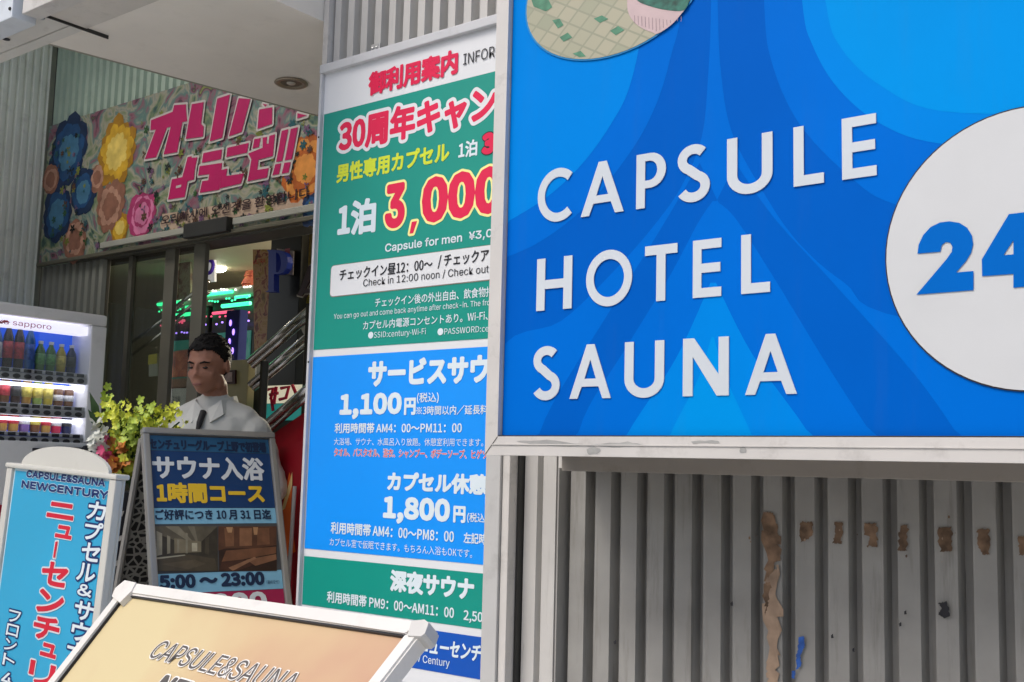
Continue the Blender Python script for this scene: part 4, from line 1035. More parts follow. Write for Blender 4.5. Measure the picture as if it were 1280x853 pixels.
obj('coin_panel', bx(a_[0]-.16, a_[0]-.10, a_[1]-.018, a_[1]+.006, .0005, .01, bev=.004), DRK, vm)
obj('delivery_flap', bx(-.80, -.30, .25, .48, .0005, .015, bev=.006), DRK, vm)
k_ = V(0, 640); obj('red_stripe', bx(-WV+.01, -.01, k_[1]-.06, k_[1]+.03, .0005, .004), mat('stripe_red', S(170, 15, 50), .4, .1, 6), vm)

# ------------------------------------------------------------------ A-board of the sauna
sbd = leanboard(260, 640, 3.7, 74, 20)
foot = sbd.uv(260, 900)[1]
tb = -sbd.O.z/sbd.V.z                        # v at the ground
sa = empty('sauna_sign_board', sbd.O, 'dark blue sauna A-board with silver frame and photo strip in front of the man', 'sign board', rot=sbd.rot)
cs = [sbd.uv(*p) for p in ((174, 535), (345, 542))]
uA, uB = sbd.uv(183, 640)[0], sbd.uv(352, 640)[0]; vT = (cs[0][1]+cs[1][1])/2
vB = tb+.10
fwA = .022
obj('backing', bx(uA+.004, uB-.004, vB, vT-.004, -.015, 0), mat('board_dark', (.05, .055, .06), .5), sa)
FRS = mat('aboard_silver', (.34, .335, .32), .33, .06, 9, metal=.55)
obj('frame', bx(uA, uA+fwA, vB, vT-.022, -.02, .012, bev=.004), FRS, sa)
obj('frame', bx(uB-fwA, uB, vB, vT-.022, -.02, .012, bev=.004), FRS, sa)
obj('frame', bx(uA, uB, vT-.0215, vT, -.022, .014, bev=.006), FRS, sa)
obj('frame', bx(uA, uB, vB-.024, vB-.002, -.02, .012, bev=.004), FRS, sa)
for u_ in (uA+.01, uB-.012):
    obj('leg', tube(bmesh.new(), [(u_, vB-.02, -.004), (u_, tb+.004, -.004)], .011, 8), FRS, sa)
# rear leaf: hinged at the top, swings back to the ground
hz = sbd.O+sbd.V*vT; back_dir = Vector((-sbd.N.x, -sbd.N.y, 0)).normalized()
def local(p): return sbd.rot.transposed() @ (p-sbd.O)
zt_ = (sbd.O+sbd.V*(vT-.02)).z
def rearp(u_, s_):      # s_ 0 top .. 1 ground
    top = sbd.O+sbd.U*u_+sbd.V*(vT-.03)-sbd.N*.026; bot = Vector((top.x, top.y, .006))+back_dir*.42
    return local(top+(bot-top)*s_)
for u_ in (uA+.008, uB-.008): obj('rear_leg', tube(bmesh.new(), [rearp(u_, 0), rearp(u_, 1)], .012, 8), FRS, sa)
P4 = [rearp(uA+.02, .03), rearp(uB-.02, .03), rearp(uB-.02, .9), rearp(uA+.02, .9)]
b = bmesh.new(); f_ = b.faces.new([b.verts.new(p) for p in P4]); r_ = bmesh.ops.solidify(b, geom=[f_], thickness=.006); lat = bpy.data.materials.new('lattice'); lat.use_nodes = True; t = lat.node_tree; p = t.nodes['Principled BSDF']; p.inputs['Roughness'].default_value = .7
tc = t.nodes.new('ShaderNodeTexCoord'); vo = t.nodes.new('ShaderNodeTexVoronoi'); vo.feature = 'DISTANCE_TO_EDGE'; vo.inputs['Scale'].default_value = 42
rr_ = t.nodes.new('ShaderNodeValToRGB'); rr_.color_ramp.elements[0].position = .10; rr_.color_ramp.elements[0].color = (.40, .39, .36, 1); rr_.color_ramp.elements[1].position = .16; rr_.color_ramp.elements[1].color = (.03, .03, .03, 1)
t.links.new(tc.outputs['Object'], vo.inputs['Vector']); t.links.new(vo.outputs['Distance'], rr_.inputs[0]); t.links.new(rr_.outputs[0], p.inputs['Base Color'])
obj('rear_panel', b, lat, sa)
# lattice seen between the two leaves
SN = mat('print_deep_navy', S(8, 48, 92, 1.25), .35, .08, 3)
SP = mat('print_steel_blue', S(110, 160, 185, 1.2), .35, .06, 3)
STL = mat('print_teal_blue', S(28, 80, 115, 1.2), .35, .15, 3)
def strip(name, y1, y0, m, h=.001, xr=(0, 1)):
    v1 = sbd.uv(255, y1)[1]; v0 = sbd.uv(255, y0)[1]; a = uA+fwA+.001; e = uB-fwA-.001
    return obj(name, poly(bmesh.new(), rect(a+(e-a)*xr[0], v0, a+(e-a)*xr[1], v1), z=h), m, sa)
strip('poster_panel', 547, 565, STL); strip('poster_panel', 565.5, 635, SN); strip('poster_panel', 635.5, 655, SP)
strip('poster_panel', 655.5, 715.5, MATS['board_dark']); strip('poster_panel', 716, 740.5, SP); strip('poster_panel', 741, 800, mat('print_maroon', S(140, 20, 65, 1.2), .4, .08, 4))
strip('poster_panel', 801, 900, SP)
c7 = lambda pts: [sbd.uv(150+x*.2813, 520+y*.2813) for x, y in pts]
def picture(x0, x1, base, shapes, name):
    o = obj('bath_photo', poly(bmesh.new(), c7([(x0, 492), (x1, 492), (x1+2, 690), (x0+4, 692)])[::-1], z=.002), mat(name, base, .35, .25, 22), sa)
    for k, (pts, col) in enumerate(shapes):
        P = c7(pts)
        if sum(P[q_][0]*P[(q_+1) % len(P)][1]-P[(q_+1) % len(P)][0]*P[q_][1] for q_ in range(len(P))) < 0: P = P[::-1]
        obj('photo_detail', poly(bmesh.new(), P, z=.0022+k*.00012), mat('%s_tone_%d' % (name, k), S(*col), .35, .22, 26), o)
picture(150, 432, S(52, 47, 38), [
    ([(150, 492), (432, 492), (360, 560), (300, 575), (150, 520)], (86, 80, 66)), ([(200, 492), (260, 492), (330, 566), (318, 568)], (122, 116, 98)),
    ([(300, 492), (330, 492), (345, 560), (338, 562)], (110, 104, 88)), ([(240, 545), (360, 560), (360, 606), (240, 612)], (112, 104, 84)),
    ([(318, 566), (342, 566), (342, 602), (318, 604)], (168, 162, 140)), ([(160, 512), (186, 524), (186, 618), (160, 624)], (140, 134, 116)),
    ([(208, 532), (222, 538), (222, 612), (208, 615)], (132, 126, 108)), ([(252, 550), (262, 553), (262, 607), (252, 609)], (124, 118, 100)),
    ([(290, 520), (300, 524), (300, 612), (290, 612)], (128, 122, 104)), ([(375, 545), (395, 538), (395, 622), (375, 612)], (64, 58, 46)),
    ([(152, 632), (300, 616), (420, 636), (432, 690), (154, 692)], (70, 62, 48)), ([(152, 632), (285, 618), (290, 622), (156, 640)], (150, 146, 128)),
    ([(180, 660), (330, 640), (380, 660), (300, 684)], (82, 73, 57))], 'bath_room')
picture(436, 694, S(46, 28, 19), [
    ([(436, 492), (694, 492), (694, 575), (600, 590), (470, 590), (436, 600)], (82, 52, 36)), ([(462, 500), (505, 500), (505, 580), (468, 582)], (112, 76, 52)),
    ([(530, 500), (585, 500), (585, 578), (530, 580)], (124, 86, 60)), ([(608, 500), (662, 500), (664, 572), (608, 576)], (108, 72, 50)),
    ([(470, 496), (500, 496), (495, 520), (478, 520)], (168, 130, 92)), ([(590, 496), (612, 496), (608, 530), (594, 530)], (158, 120, 84)),
    ([(470, 600), (692, 582), (692, 612), (540, 640), (450, 650)], (104, 68, 46)), ([(450, 652), (560, 640), (600, 660), (520, 690), (440, 690)], (66, 38, 26)),
    ([(560, 640), (692, 616), (694, 640), (600, 668)], (122, 84, 60)), ([(480, 676), (596, 628), (606, 634), (500, 690)], (136, 98, 72))], 'sauna_room')
TS = lambda s, bl, br, top, m, **k: text(sbd, sa, s, bl, br, top, m, h=.0028, **k)
WS = mat('aboard_white', (.62, .66, .68), .4, .04, 4); YS = mat('aboard_yellow', S(205, 170, 40, 1.2), .4, .06, 4); NS = mat('aboard_navy', S(15, 38, 70), .4, .1, 4)
TS('センチュリーグループ上野で初登場', (187, 564), (333, 565), 550, NS, bold=.03)
TS('サウナ入浴', (191, 601), (331, 600), 571, WS, bold=.025)
TS('1時間コース', (196, 631), (331, 628), 605, YS, bold=.03)
TS('ご好評につき 10 月 31 日迄', (194, 651), (339, 649.5), 637.5, NS, bold=.02)
TS('5:00 〜 23:00', (199, 737), (331, 732), 719, NS, bold=.04)
TS('（最終受付）', (333, 731), (349, 730), 726, NS)
TS('1,000', (230, 772), (335, 768), 743, WS, bold=.04)

# ------------------------------------------------------------------ white standing sign with rounded head
nb = leanboard(80, 650, 3.15, 2, 2, -2.5)
ns_ = empty('standing_sign', nb.O, 'white framed light blue standing sign with a domed top', 'sign board', rot=nb.rot)
tn = -nb.O.z/nb.V.z
a0 = nb.uv(12, 580); a1 = nb.uv(149, 591.5); nT = (a0[1]+a1[1])/2; nL, nR = a0[0], a1[0]
CRM = mat('sign_plastic_white', (.58, .575, .53), .35, .04, 4, dirt=.12)
dep = .03
obj('shell', bx(nL+.004, nR-.004, tn+.1, nT-.002, -dep, -.012, bev=.01), CRM, ns_)
fwn = .030
obj('frame', bx(nL, nL+fwn, tn+.1, nT-.015, -.014, .008, bev=.004), CRM, ns_)
obj('frame', bx(nR-fwn, nR, tn+.1, nT-.015, -.014, .008, bev=.004), CRM, ns_)
obj('frame', bx(nL-.004, nR+.004, nT-.0145, nT, -dep-.004, .012, bev=.005), CRM, ns_)
obj('base', bx(nL-.03, nR+.03, tn+.003, tn+.1, -dep-.1, .1, bev=.015), mat('base_grey', (.25, .25, .25), .5), ns_)
dm = [nb.uv(*p) for p in ((29, 577), (80, 564), (128, 588))]
cx = (nL+nR)/2; hw = (nR-nL)*.40; dh = .062
dome = [(cx+hw*math.cos(PI*k/28), nT-.001+dh*math.sin(PI*k/28)) for k in range(29)]
b = poly(bmesh.new(), dome, z=-.005, thick=dep-.02); poly(b, dome, z=-dep+.015); obj('domed_head', b, CRM, ns_)
AQ = mat('sign_aqua', S(45, 150, 190, 1.15), .35, .06, 2.2)
AQE = mat('sign_aqua_edge', (.55, .72, .80), .4, .03, 4)
pnl = obj('panel', poly(bmesh.new(), rect(nL+fwn+.001, tn+.12, nR-fwn-.001, nT-.015), z=.0), AQE, ns_)
i0 = .009
obj('panel_face', poly(bmesh.new(), rect(nL+fwn+i0, tn+.13, nR-fwn-i0, nT-.015-i0*.7), z=.0012), AQ, pnl)
TN = lambda s, bl, br, top, m, **k: text(nb, ns_, s, bl, br, top, m, h=.003, **k)
NV = mat('sign_navy', S(10, 40, 100), .4, .06, 5)
TN('CAPSULE&SAUNA', (33, 600.5), (132.5, 605), 591, NV, bold=.05, outline=AQE, ow=.06)
TN('NEWCENTURY', (27, 613.5), (136.5, 621), 603.5, NV, bold=.05, outline=AQE, ow=.06)
def vert(chars, pts, size, m, out, ow, bold=.03):
    """one column of writing: centre pixels of each character"""
    for ch, (x, y) in zip(chars, pts):
        hx, hy = size
        k = .62 if ch in 'ュ' else 1
        if ch == 'ー':
            u, v = nb.uv(x, y); H_ = nb.uv(x, y-hy)[1]-nb.uv(x, y+hy)[1]
            b = poly(bmesh.new(), [(u-H_*.14, v-H_*.48), (u+H_*.06, v-H_*.48), (u+H_*.14, v+H_*.48), (u-H_*.10, v+H_*.44)], z=.003); b2 = b.copy()
            for q_ in b2.verts: q_.co.z = .0022
            swell(b2, H_*ow, z=.0021); o = obj('lettering', b, m, ns_); obj('lettering_outline', b2, out, o); continue
        if ch == 'ニ': top, bot = y-hy*.75, y+hy*.75
        else: top, bot = y-hy*k, y+hy*k
        TN(ch, (x-hx*k, bot-.8), (x+hx*k, bot+.8), top, m, bold=bold, outline=out, ow=ow, shear=.08)
WN = mat('column_white', (.68, .76, .80), .4, .03, 5); RN = mat('column_red', S(190, 25, 50, 1.15), .4, .06, 5); WO = mat('outline_pale', (.62, .68, .72), .4)
c7n = lambda pts: [(x*.3434, 560+y*.3434) for x, y in pts]
vert('ニュ', c7n([(220, 228), (232, 305)]), (17, 14), RN, WO, .07)
vert('ー', c7n([(205, 370)]), (10, 11), RN, WO, .10)
vert('センチ', c7n([(195, 458), (180, 560), (165, 655)]), (16.5, 15.5), RN, WO, .07)
vert('ュリーフ', c7n([(176, 735), (148, 820), (140, 905), (130, 990)]), (16.5, 15), RN, WO, .07)
vert('カプセル', c7n([(350, 228), (338, 302), (328, 378), (312, 452)]), (11.5, 12), WN, NV, .10, .02)
vert('＆', c7n([(308, 517)]), (9, 8), WN, NV, .12, .02)
vert('サウナ', c7n([(303, 592), (292, 668), (275, 740)]), (12, 12.5), WN, NV, .10, .02)
vert('フロント', c7n([(52, 612), (45, 662), (38, 715), (32, 770)]), (7.5, 8.0), WN, NV, .12, .01)
vert('4', c7n([(24, 838)]), (6.5, 8.5), WN, NV, .12, .02)

# ------------------------------------------------------------------ cream board in front
cbd = leanboard(350, 790, 1.75, -6, 44)
cr_ = empty('cream_sign_board', cbd.O, 'cream and orange leaning sign board in white frame, nearest the camera', 'sign board', rot=cbd.rot)
c4 = [cbd.uv(*p) for p in ((161, 733), (541, 784))]
TLc, TRc = c4
lo = [cbd.uv(*p) for p in ((68, 853), (488, 853))]
dL = Vector((lo[0][0]-TLc[0], lo[0][1]-TLc[1])).normalized(); dR = Vector((lo[1][0]-TRc[0], lo[1][1]-TRc[1])).normalized()
LEN = .85
BLc = Vector(TLc)+dL*LEN; BRc = Vector(TRc)+dR*LEN
def inset(P, d):
    n = len(P); out = []
    for i in range(n):
        p0, p1_, p2_ = Vector(P[i-1]), Vector(P[i]), Vector(P[(i+1) % n])
        e0, e1 = (p1_-p0).normalized(), (p2_-p1_).normalized(); n0, n1 = Vector((-e0.y, e0.x)), Vector((-e1.y, e1.x))
        k = d/(1+n0.dot(n1)); out.append(tuple(p1_+(n0+n1)*k))
    return out
outer = [tuple(BLc), tuple(BRc), TRc, TLc]
inn = inset(outer, .024)
FW = mat('cream_board_frame', (.72, .70, .66), .35, .04, 5, dirt=.2)
for i in range(4):
    j = (i+1) % 4; q4 = [Vector(outer[i]), Vector(outer[j]), Vector(inn[j]), Vector(inn[i])]
    b = poly(bmesh.new(), [tuple(p) for p in q4], z=.012, thick=.026)
    bmesh.ops.bevel(b, geom=[e for e in b.edges if abs(e.verts[0].co.z-.012) < 1e-5 and abs(e.verts[1].co.z-.012) < 1e-5], offset=.0035, segments=2, affect='EDGES')
    obj('frame', b, FW, cr_)
obj('inner_gasket', poly(bmesh.new(), inset(outer, .0235), [inset(outer, .027)[::-1]], z=.008, thick=.006), BLACK, cr_)
gm = bpy.data.materials.new('cream_print'); gm.use_nodes = True; t = gm.node_tree; p = t.nodes['Principled BSDF']; p.inputs['Roughness'].default_value = .4
tc = t.nodes.new('ShaderNodeTexCoord'); nz = t.nodes.new('ShaderNodeTexNoise'); nz.inputs['Scale'].default_value = 4.5; nz.inputs['Detail'].default_value = 3
crp = t.nodes.new('ShaderNodeValToRGB'); e = crp.color_ramp.elements
e[0].position = .36; e[0].color = (*S(232, 214, 165, .78), 1); e[1].position = .62; e[1].color = (*S(218, 172, 140, .74), 1); e.new(.49).color = (*S(226, 194, 150, .76), 1)
sx = t.nodes.new('ShaderNodeSeparateXYZ'); ma = t.nodes.new('ShaderNodeMath'); ma.operation = 'MULTIPLY_ADD'; ma.inputs[1].default_value = .35; mb = t.nodes.new('ShaderNodeMath'); mb.operation = 'MULTIPLY_ADD'; mb.inputs[1].default_value = .35; mb.inputs[2].default_value = .32
t.links.new(tc.outputs['Object'], nz.inputs[0]); t.links.new(tc.outputs['Object'], sx.inputs[0]); t.links.new(nz.outputs[0], mb.inputs[0]); t.links.new(sx.outputs[0], ma.inputs[0]); t.links.new(mb.outputs[0], ma.inputs[2]); t.links.new(ma.outputs[0], crp.inputs[0]); t.links.new(crp.outputs[0], p.inputs['Base Color'])
obj('panel', poly(bmesh.new(), inset(outer, .022), z=.003, thick=.02), gm, cr_)
# corner clip with cracked white plastic
cl = [cbd.uv(*p) for p in ((516, 803), (521, 784.5), (537, 783), (542.5, 787), (538, 800), (533, 804))]
b = poly(bmesh.new(), [cl[0], cl[5], cl[4], cl[3], cl[2], cl[1]], z=.0145, thick=.028); obj('corner_clip', b, mat('clip_white', (.6, .59, .56), .5, .1, 8, dirt=.8), cr_)
cl = [cbd.uv(*p) for p in ((146, 752), (150, 742), (162, 732), (176, 735), (170, 746), (156, 760))]
b = poly(bmesh.new(), cl[::-1], z=.0150, thick=.030); obj('corner_clip', b, FW, cr_)
TC = lambda s, bl, br, top, m, **k: text(cbd, cr_, s, bl, br, top, m, h=.005, **k)
GD = mat('serif_grey', (.10, .09, .085), .45, .1, 6); GO = mat('serif_outline', (.85, .82, .78), .45)
TC('CAPSULE&SAUNA', (184, 826), (362, 868), 800, GD, bold=.0, outline=GO, ow=.055, shear=.12)
TC('NEW CENTURY', (180, 880), (390, 925), 846, GD, bold=.05, outline=GO, ow=.06, shear=.1)
# legs to the ground behind and below
def cl_(p): return cbd.rot.transposed() @ (p-cbd.O)
for p2d, du in ((TLc, .05), (TRc, -.12)):
    top = cbd.O+cbd.U*(p2d[0]+du)+cbd.V*(p2d[1]-.03)-cbd.N*.03
    obj('rear_leg', tube(bmesh.new(), [cl_(top), cl_(Vector((top.x+.02, top.y+.05, .012)))], .012, 8), FW, cr_)
for p2d in (BLc, BRc):
    bt = cbd.O+cbd.U*p2d[0]+cbd.V*(p2d[1]+.02)-cbd.N*.015
    obj('leg', tube(bmesh.new(), [cl_(bt), cl_(Vector((bt.x, bt.y, .012)))], .012, 8), FW, cr_)

# ------------------------------------------------------------------ flower arrangement on a woven stand
FB = 3.95
def at(px, py, d): return EYE+ray(px, py)*(d/F)
fbp = at(152, 570, FB)
fl_ = empty('flower_arrangement', (fbp.x, fbp.y, 0), 'yellow green orchid arrangement with pink flowers on a woven black and white stand', 'flowers')
def fp(px, py, d): p = at(px, py, d); return Vector((p.x-fbp.x, p.y-fbp.y, p.z))
LY = mat('orchid_yellow', (.66, .70, .07), .5, .25, 25); LY2 = mat('orchid_lime', (.42, .55, .07), .5, .25, 25)
LG = mat('leaf_green', (.035, .085, .025), .45, .3, 20); PK = mat('flower_pink', (.55, .06, .16), .5, .3, 30); OR = mat('flower_orange', (.5, .17, .03), .5, .4, 30); WH = mat('flower_white', (.55, .57, .52), .5, .1, 20)
def blossom(b, c, r, n=5):
    ax = Vector((random.gauss(.25, .5), random.gauss(-.7, .5), random.gauss(.2, .5))).normalized()
    u = ax.orthogonal().normalized(); v = ax.cross(u)
    for j in range(n):
        a = 2*PI*j/n+random.uniform(-.2, .2); d = u*math.cos(a)+v*math.sin(a); s_ = ax.cross(d)
        L = r*random.uniform(.8, 1.15); q_ = [Vector(c), c+d*L*.5+s_*L*.36+ax*L*.12, c+d*L*.95+s_*L*.18+ax*L*.28, c+d*L*1.02-s_*L*.16+ax*L*.26, c+d*L*.5-s_*L*.38+ax*L*.1]
        b.faces.new([b.verts.new(p) for p in q_])
sprays = [((150, 572), (136, 492), 15, .022), ((158, 572), (150, 508), 14, .021), ((160, 575), (170, 512), 18, .021), ((165, 575), (184, 508), 16, .02), ((172, 575), (206, 512), 18, .02), ((176, 578), (220, 515), 16, .018), ((160, 580), (158, 530), 16, .021), ((170, 580), (190, 530), 18, .02), ((180, 580), (224, 528), 12, .016), ((150, 585), (150, 530), 16, .02), ((166, 588), (172, 545), 16, .02), ((155, 578), (140, 508), 12, .02), ((168, 576), (196, 520), 16, .02)]
for i, (a_, b_, n, r) in enumerate(sprays):
    d0 = FB+random.uniform(-.06, .06); p0, p1_ = fp(*a_, d0), fp(*b_, d0-.05+random.uniform(-.05, .05)); ctr = (p0+p1_)/2+Vector((random.uniform(-.04, .04), 0, .03))
    cur = [(p0*(1-t_)**2+ctr*2*t_*(1-t_)+p1_*t_*t_) for t_ in (k/8 for k in range(9))]
    stm = obj('flower_stem', tube(bmesh.new(), cur, .003, 5), LG, fl_)
    b = bmesh.new()
    for k in range(int(n*2.6)):
        t_ = random.uniform(.25, 1.02); c = p0*(1-t_)**2+ctr*2*t_*(1-t_)+p1_*t_*t_+Vector((random.gauss(0, .018), random.gauss(0, .02), random.gauss(0, .016)))
        blossom(b, c, r*random.uniform(.45, .85))
    obj('blossoms', b, LY if i % 3 else LY2, stm)
def heads(name, box_, n, r, m):
    b = bmesh.new()
    for k in range(n):
        c = fp(random.uniform(box_[0], box_[2]), random.uniform(box_[1], box_[3]), FB-.08+random.uniform(-.05, .05)); blossom(b, c, r*random.uniform(.7, 1.2), 6)
    obj(name, b, m, fl_)
heads('pink_flowers', (127, 550, 141, 584), 20, .022, PK); heads('orange_flowers', (138, 552, 160, 588), 34, .022, OR); heads('lime_flowers', (140, 572, 172, 596), 24, .018, LY)
heads('white_flowers', (114, 520, 130, 562), 16, .022, WH)
b = bmesh.new()
for (a_, b_, wd) in (((128, 535), (112, 490), .018), ((128, 540), (110, 512), .016), ((170, 580), (176, 520), .012), ((160, 590), (200, 540), .012), ((150, 600), (140, 560), .02), ((165, 600), (180, 570), .02), ((150, 596), (166, 556), .02), ((172, 600), (196, 556), .02), ((150, 604), (130, 580), .02)):
    p0, p1_ = fp(*a_, FB-.02), fp(*b_, FB-.08); m_ = (p0+p1_)/2; s_ = (p1_-p0).cross(Vector((.6, -.8, 0))).normalized()*wd
    b.faces.new([b.verts.new(p) for p in (p0, m_+s_+Vector((0, -.01, .01)), p1_, m_-s_)])
for k in range(60):
    c = fp(random.uniform(135, 215), random.uniform(555, 612), FB+random.uniform(-.05, .08)); d = Vector((random.gauss(0, 1), random.gauss(0, 1), random.gauss(.3, .7))).normalized(); s_ = d.cross(Vector((.3, -.9, .1))).normalized()
    b.faces.new([b.verts.new(c+q_) for q_ in (d*-.03, s_*.011, d*.035, s_*-.011)])
obj('leaves', b, LG, fl_)
# stand: woven basket of black and white strips
zb0 = fp(160, 604, FB).z
b = bmesh.new(); b2 = bmesh.new(); lathe(b2, [(.10, .0), (.125, zb0*.5), (.135, zb0-.03), (.12, zb0-.03)], 20)
obj('basket_core', b2, BLACK, fl_)
for k in range(22):
    for j in range(26):
        if (k+j) % 2: continue
        a = 2*PI*k/22; z_ = .02+j*(zb0-.06)/26; rr = .106+.03*z_/zb0
        tw = .12*((j*7+k*3) % 5-2)/2
        p_ = [Vector((math.cos(a+da+tw*.1)*rr*1.02, math.sin(a+da)*rr*1.02, z_+dz)) for da, dz in ((-.1, 0), (.1, .012), (.14, .03), (-.06, .022))]
        b.faces.new([b.verts.new(p) for p in p_])
obj('weave', b, mat('weave_white', (.42, .41, .38), .7, .2, 20), fl_)

# ------------------------------------------------------------------ the man in the white shirt
pz = at(270, 440, 4.5); BX, BY = pz.x, pz.y
man = empty('person', (BX, BY, 0), 'man in white shirt with dark tie and name badge looking down behind the sauna board', 'person')
man.rotation_euler = (0, 0, math.radians(27))
SKIN = mat('skin', (.36, .165, .105), .5, .08, 14, bump=.03)
HAIR = mat('black_hair', (.007, .006, .0055), .55, .3, 90, bump=.6, bscale=160, spec=.2)
SHIRT = mat('white_shirt', (.56, .57, .54), .7, .05, 8, bump=.35, bscale=9)
def remesh(bm, name, m, parent, vox, sm=6):
    me = bpy.data.meshes.new(name); bm.to_mesh(me); bm.free()
    o = bpy.data.objects.new(name, me); COL.objects.link(o)
    r = o.modifiers.new('r', 'REMESH'); r.mode = 'VOXEL'; r.voxel_size = vox
    s_ = o.modifiers.new('s', 'SMOOTH'); s_.iterations = sm; s_.factor = .5
    bpy.context.view_layer.update()
    me2 = bpy.data.meshes.new_from_object(o.evaluated_get(bpy.context.evaluated_depsgraph_get()))
    bpy.data.objects.remove(o); bpy.data.meshes.remove(me)
    for p in me2.polygons: p.use_smooth = True
    return link(name, me2, m, parent)
def limb(bm, pts):
    for (p, r), (q_, s_) in zip(pts[:-1], pts[1:]): tube(bm, [p, tuple((Vector(p)+Vector(q_))/2), q_], [r, (r+s_)/2, s_], 14)
    for p, r in pts: ball(bm, p, r, 14)
HT = 1.70                                     # top of the head
hc = Vector((-.012, -.035, HT-.115))          # head centre
HR = Matrix.Rotation(math.radians(12), 3, 'X') # chin down
HY = Matrix.Rotation(math.radians(-4), 3, 'Z')
def hd(x, y, z): return hc+HY @ (HR @ Vector((x, y, z)))
b = bmesh.new()
def hball(x, y, z, r): 
    for v in ball(b, (0, 0, 0), r, 16): v.co = hd(x+v.co.x, y+v.co.y, z+v.co.z)
hball(0, .012, .022, (.076, .094, .090)); hball(0, -.028, -.035, (.060, .066, .074)); hball(0, -.050, -.088, (.030, .032, .024))
hball(0, -.03, -.06, (.049, .052, .046)); hball(0, -.062, .018, (.055, .026, .02)); hball(0, -.096, -.027, (.0105, .016, .011)); hball(0, -.088, -.008, (.009, .014, .026))
for s_ in (-1, 1):
    hball(s_*.038, -.055, -.032, (.022, .020, .022)); hball(s_*.077, .012, -.008, (.009, .02, .031)); hball(s_*.011, -.09, -.034, (.009, .010, .008)); hball(s_*.05, -.005, -.07, (.014, .03, .03))
hball(0, -.086, -.062, (.023, .012, .0065)); hball(0, -.084, -.074, (.019, .012, .007))
limb(b, [((0, .012, HT-.2), .048), ((0, .02, HT-.275), .053)])
shz = HT-.30
limb(b, [((-.12, .02, shz-.045), .05), ((0, .02, shz-.01), .05), ((.12, .02, shz-.045), .05)])
for z_, rx_, ry_ in ((shz-.08, .165, .10), (shz-.2, .165, .112), (shz-.32, .150, .108), (shz-.45, .150, .105), (shz-.52, .158, .112)): ball(b, (0, .02, z_), (rx_, ry_, .10), 16)
arms = {}
for s_ in (-1, 1):
    sh = Vector((s_*.172, .02, shz-.078)); el = Vector((s_*.235, .05+.02, shz-.30)); wr = Vector((s_*.20, -.15, shz-.42))
    if s_ == 1: el = Vector((.245, .06, shz-.30)); wr = Vector((.22, -.16, shz-.40))
    arms[s_] = (sh, el, wr)
    limb(b, [(sh, .055), (el, .042), (wr, .029)])
    d = (wr-el).normalized(); pc = wr+d*.05; limb(b, [(wr, .026), (pc, .030)])
    side_ = Vector((0, 0, 1)); lat_ = Vector((s_*1.0, .2, .1)).normalized()
    for k, ln in enumerate((.075, .085, .08, .062)):
        rt = pc+lat_*(-.027+.018*k)+d*.018; m1 = rt+d*ln*.5+Vector((0, 0, -.008)); m2 = rt+d*ln*.8+Vector((0, 0, -.035)); limb(b, [(rt, .0088), (m1, .0082), (m2, .007)])
    th = wr+d*.025-lat_*.026; limb(b, [(th, .012), (th-lat_*.022+d*.03, .010), (th-lat_*.025+d*.055+Vector((0, 0, -.01)), .0085)])
for s_ in (-1, 1):
    limb(b, [((s_*.09, .02, shz-.53), .088), ((s_*.10, .01, .48), .056), ((s_*.10, .03, .09), .038)])
    limb(b, [((s_*.10, .03, .05), .036), ((s_*.11, -.12, .035), .032)])
remesh(b, 'body', SKIN, man, .0055, 4)
# shirt
b = bmesh.new()
limb(b, [((-.13, .02, shz-.045), .062), ((-.05, .02, shz-.008), .062), ((.05, .02, shz-.008), .062), ((.13, .02, shz-.045), .062)])
for z_, rx_, ry_ in ((shz-.08, .180, .118), (shz-.2, .185, .132), (shz-.32, .178, .13), (shz-.45, .176, .125), (shz-.54, .182, .128)): ball(b, (0, .02, z_), (rx_, ry_, .105), 18)
limb(b, [((0, .025, shz+.0), .064), ((0, .018, shz+.028), .060)])
for s_ in (-1, 1):
    sh, el, wr = arms[s_]; limb(b, [(sh, .063), (sh*.5+el*.5+Vector((s_*.006, .006, 0)), .058), (el, .056), (el*.5+wr*.5, .054), (wr-(wr-el).normalized()*.015, .042)])
for k in range(26):   # folds
    z_ = shz-random.uniform(.10, .55); a = random.uniform(-1.3, 1.3)-PI/2; x, y = math.cos(a)*.178, .02+math.sin(a)*.126
    d = Vector((random.uniform(-.06, .06), 0, random.uniform(-.05, .05))); p = Vector((x, y, z_)); limb(b, [(p-d, .008), (p, .013), (p+d, .006)])
for k in range(10):
    sh, el, wr = arms[random.choice((-1, 1))]; t_ = random.uniform(.3, 1); p = sh.lerp(el, t_); a = random.random()*6.28
    limb(b, [(p+Vector((math.cos(a)*.055, math.sin(a)*.055, .02)), .010), (p+Vector((math.cos(a+.9)*.055, math.sin(a+.9)*.055, -.015)), .010)])
shirt = remesh(b, 'shirt', SHIRT, man, .007, 3)
from mathutils import noise
nrm = [v.normal.copy() for v in shirt.data.vertices]
for v, n_v in zip(shirt.data.vertices, nrm):
    p = v.co; q_ = Vector((p.x*7+p.z*5, p.y*7, p.z*11-p.x*4)); f1 = noise.noise(q_); f2 = noise.noise(Vector((p.x*22-p.z*9, p.y*22, p.z*16)))
    v.co = p+n_v*(.011*(1-abs(f1)*2)*.6+.0045*f2)
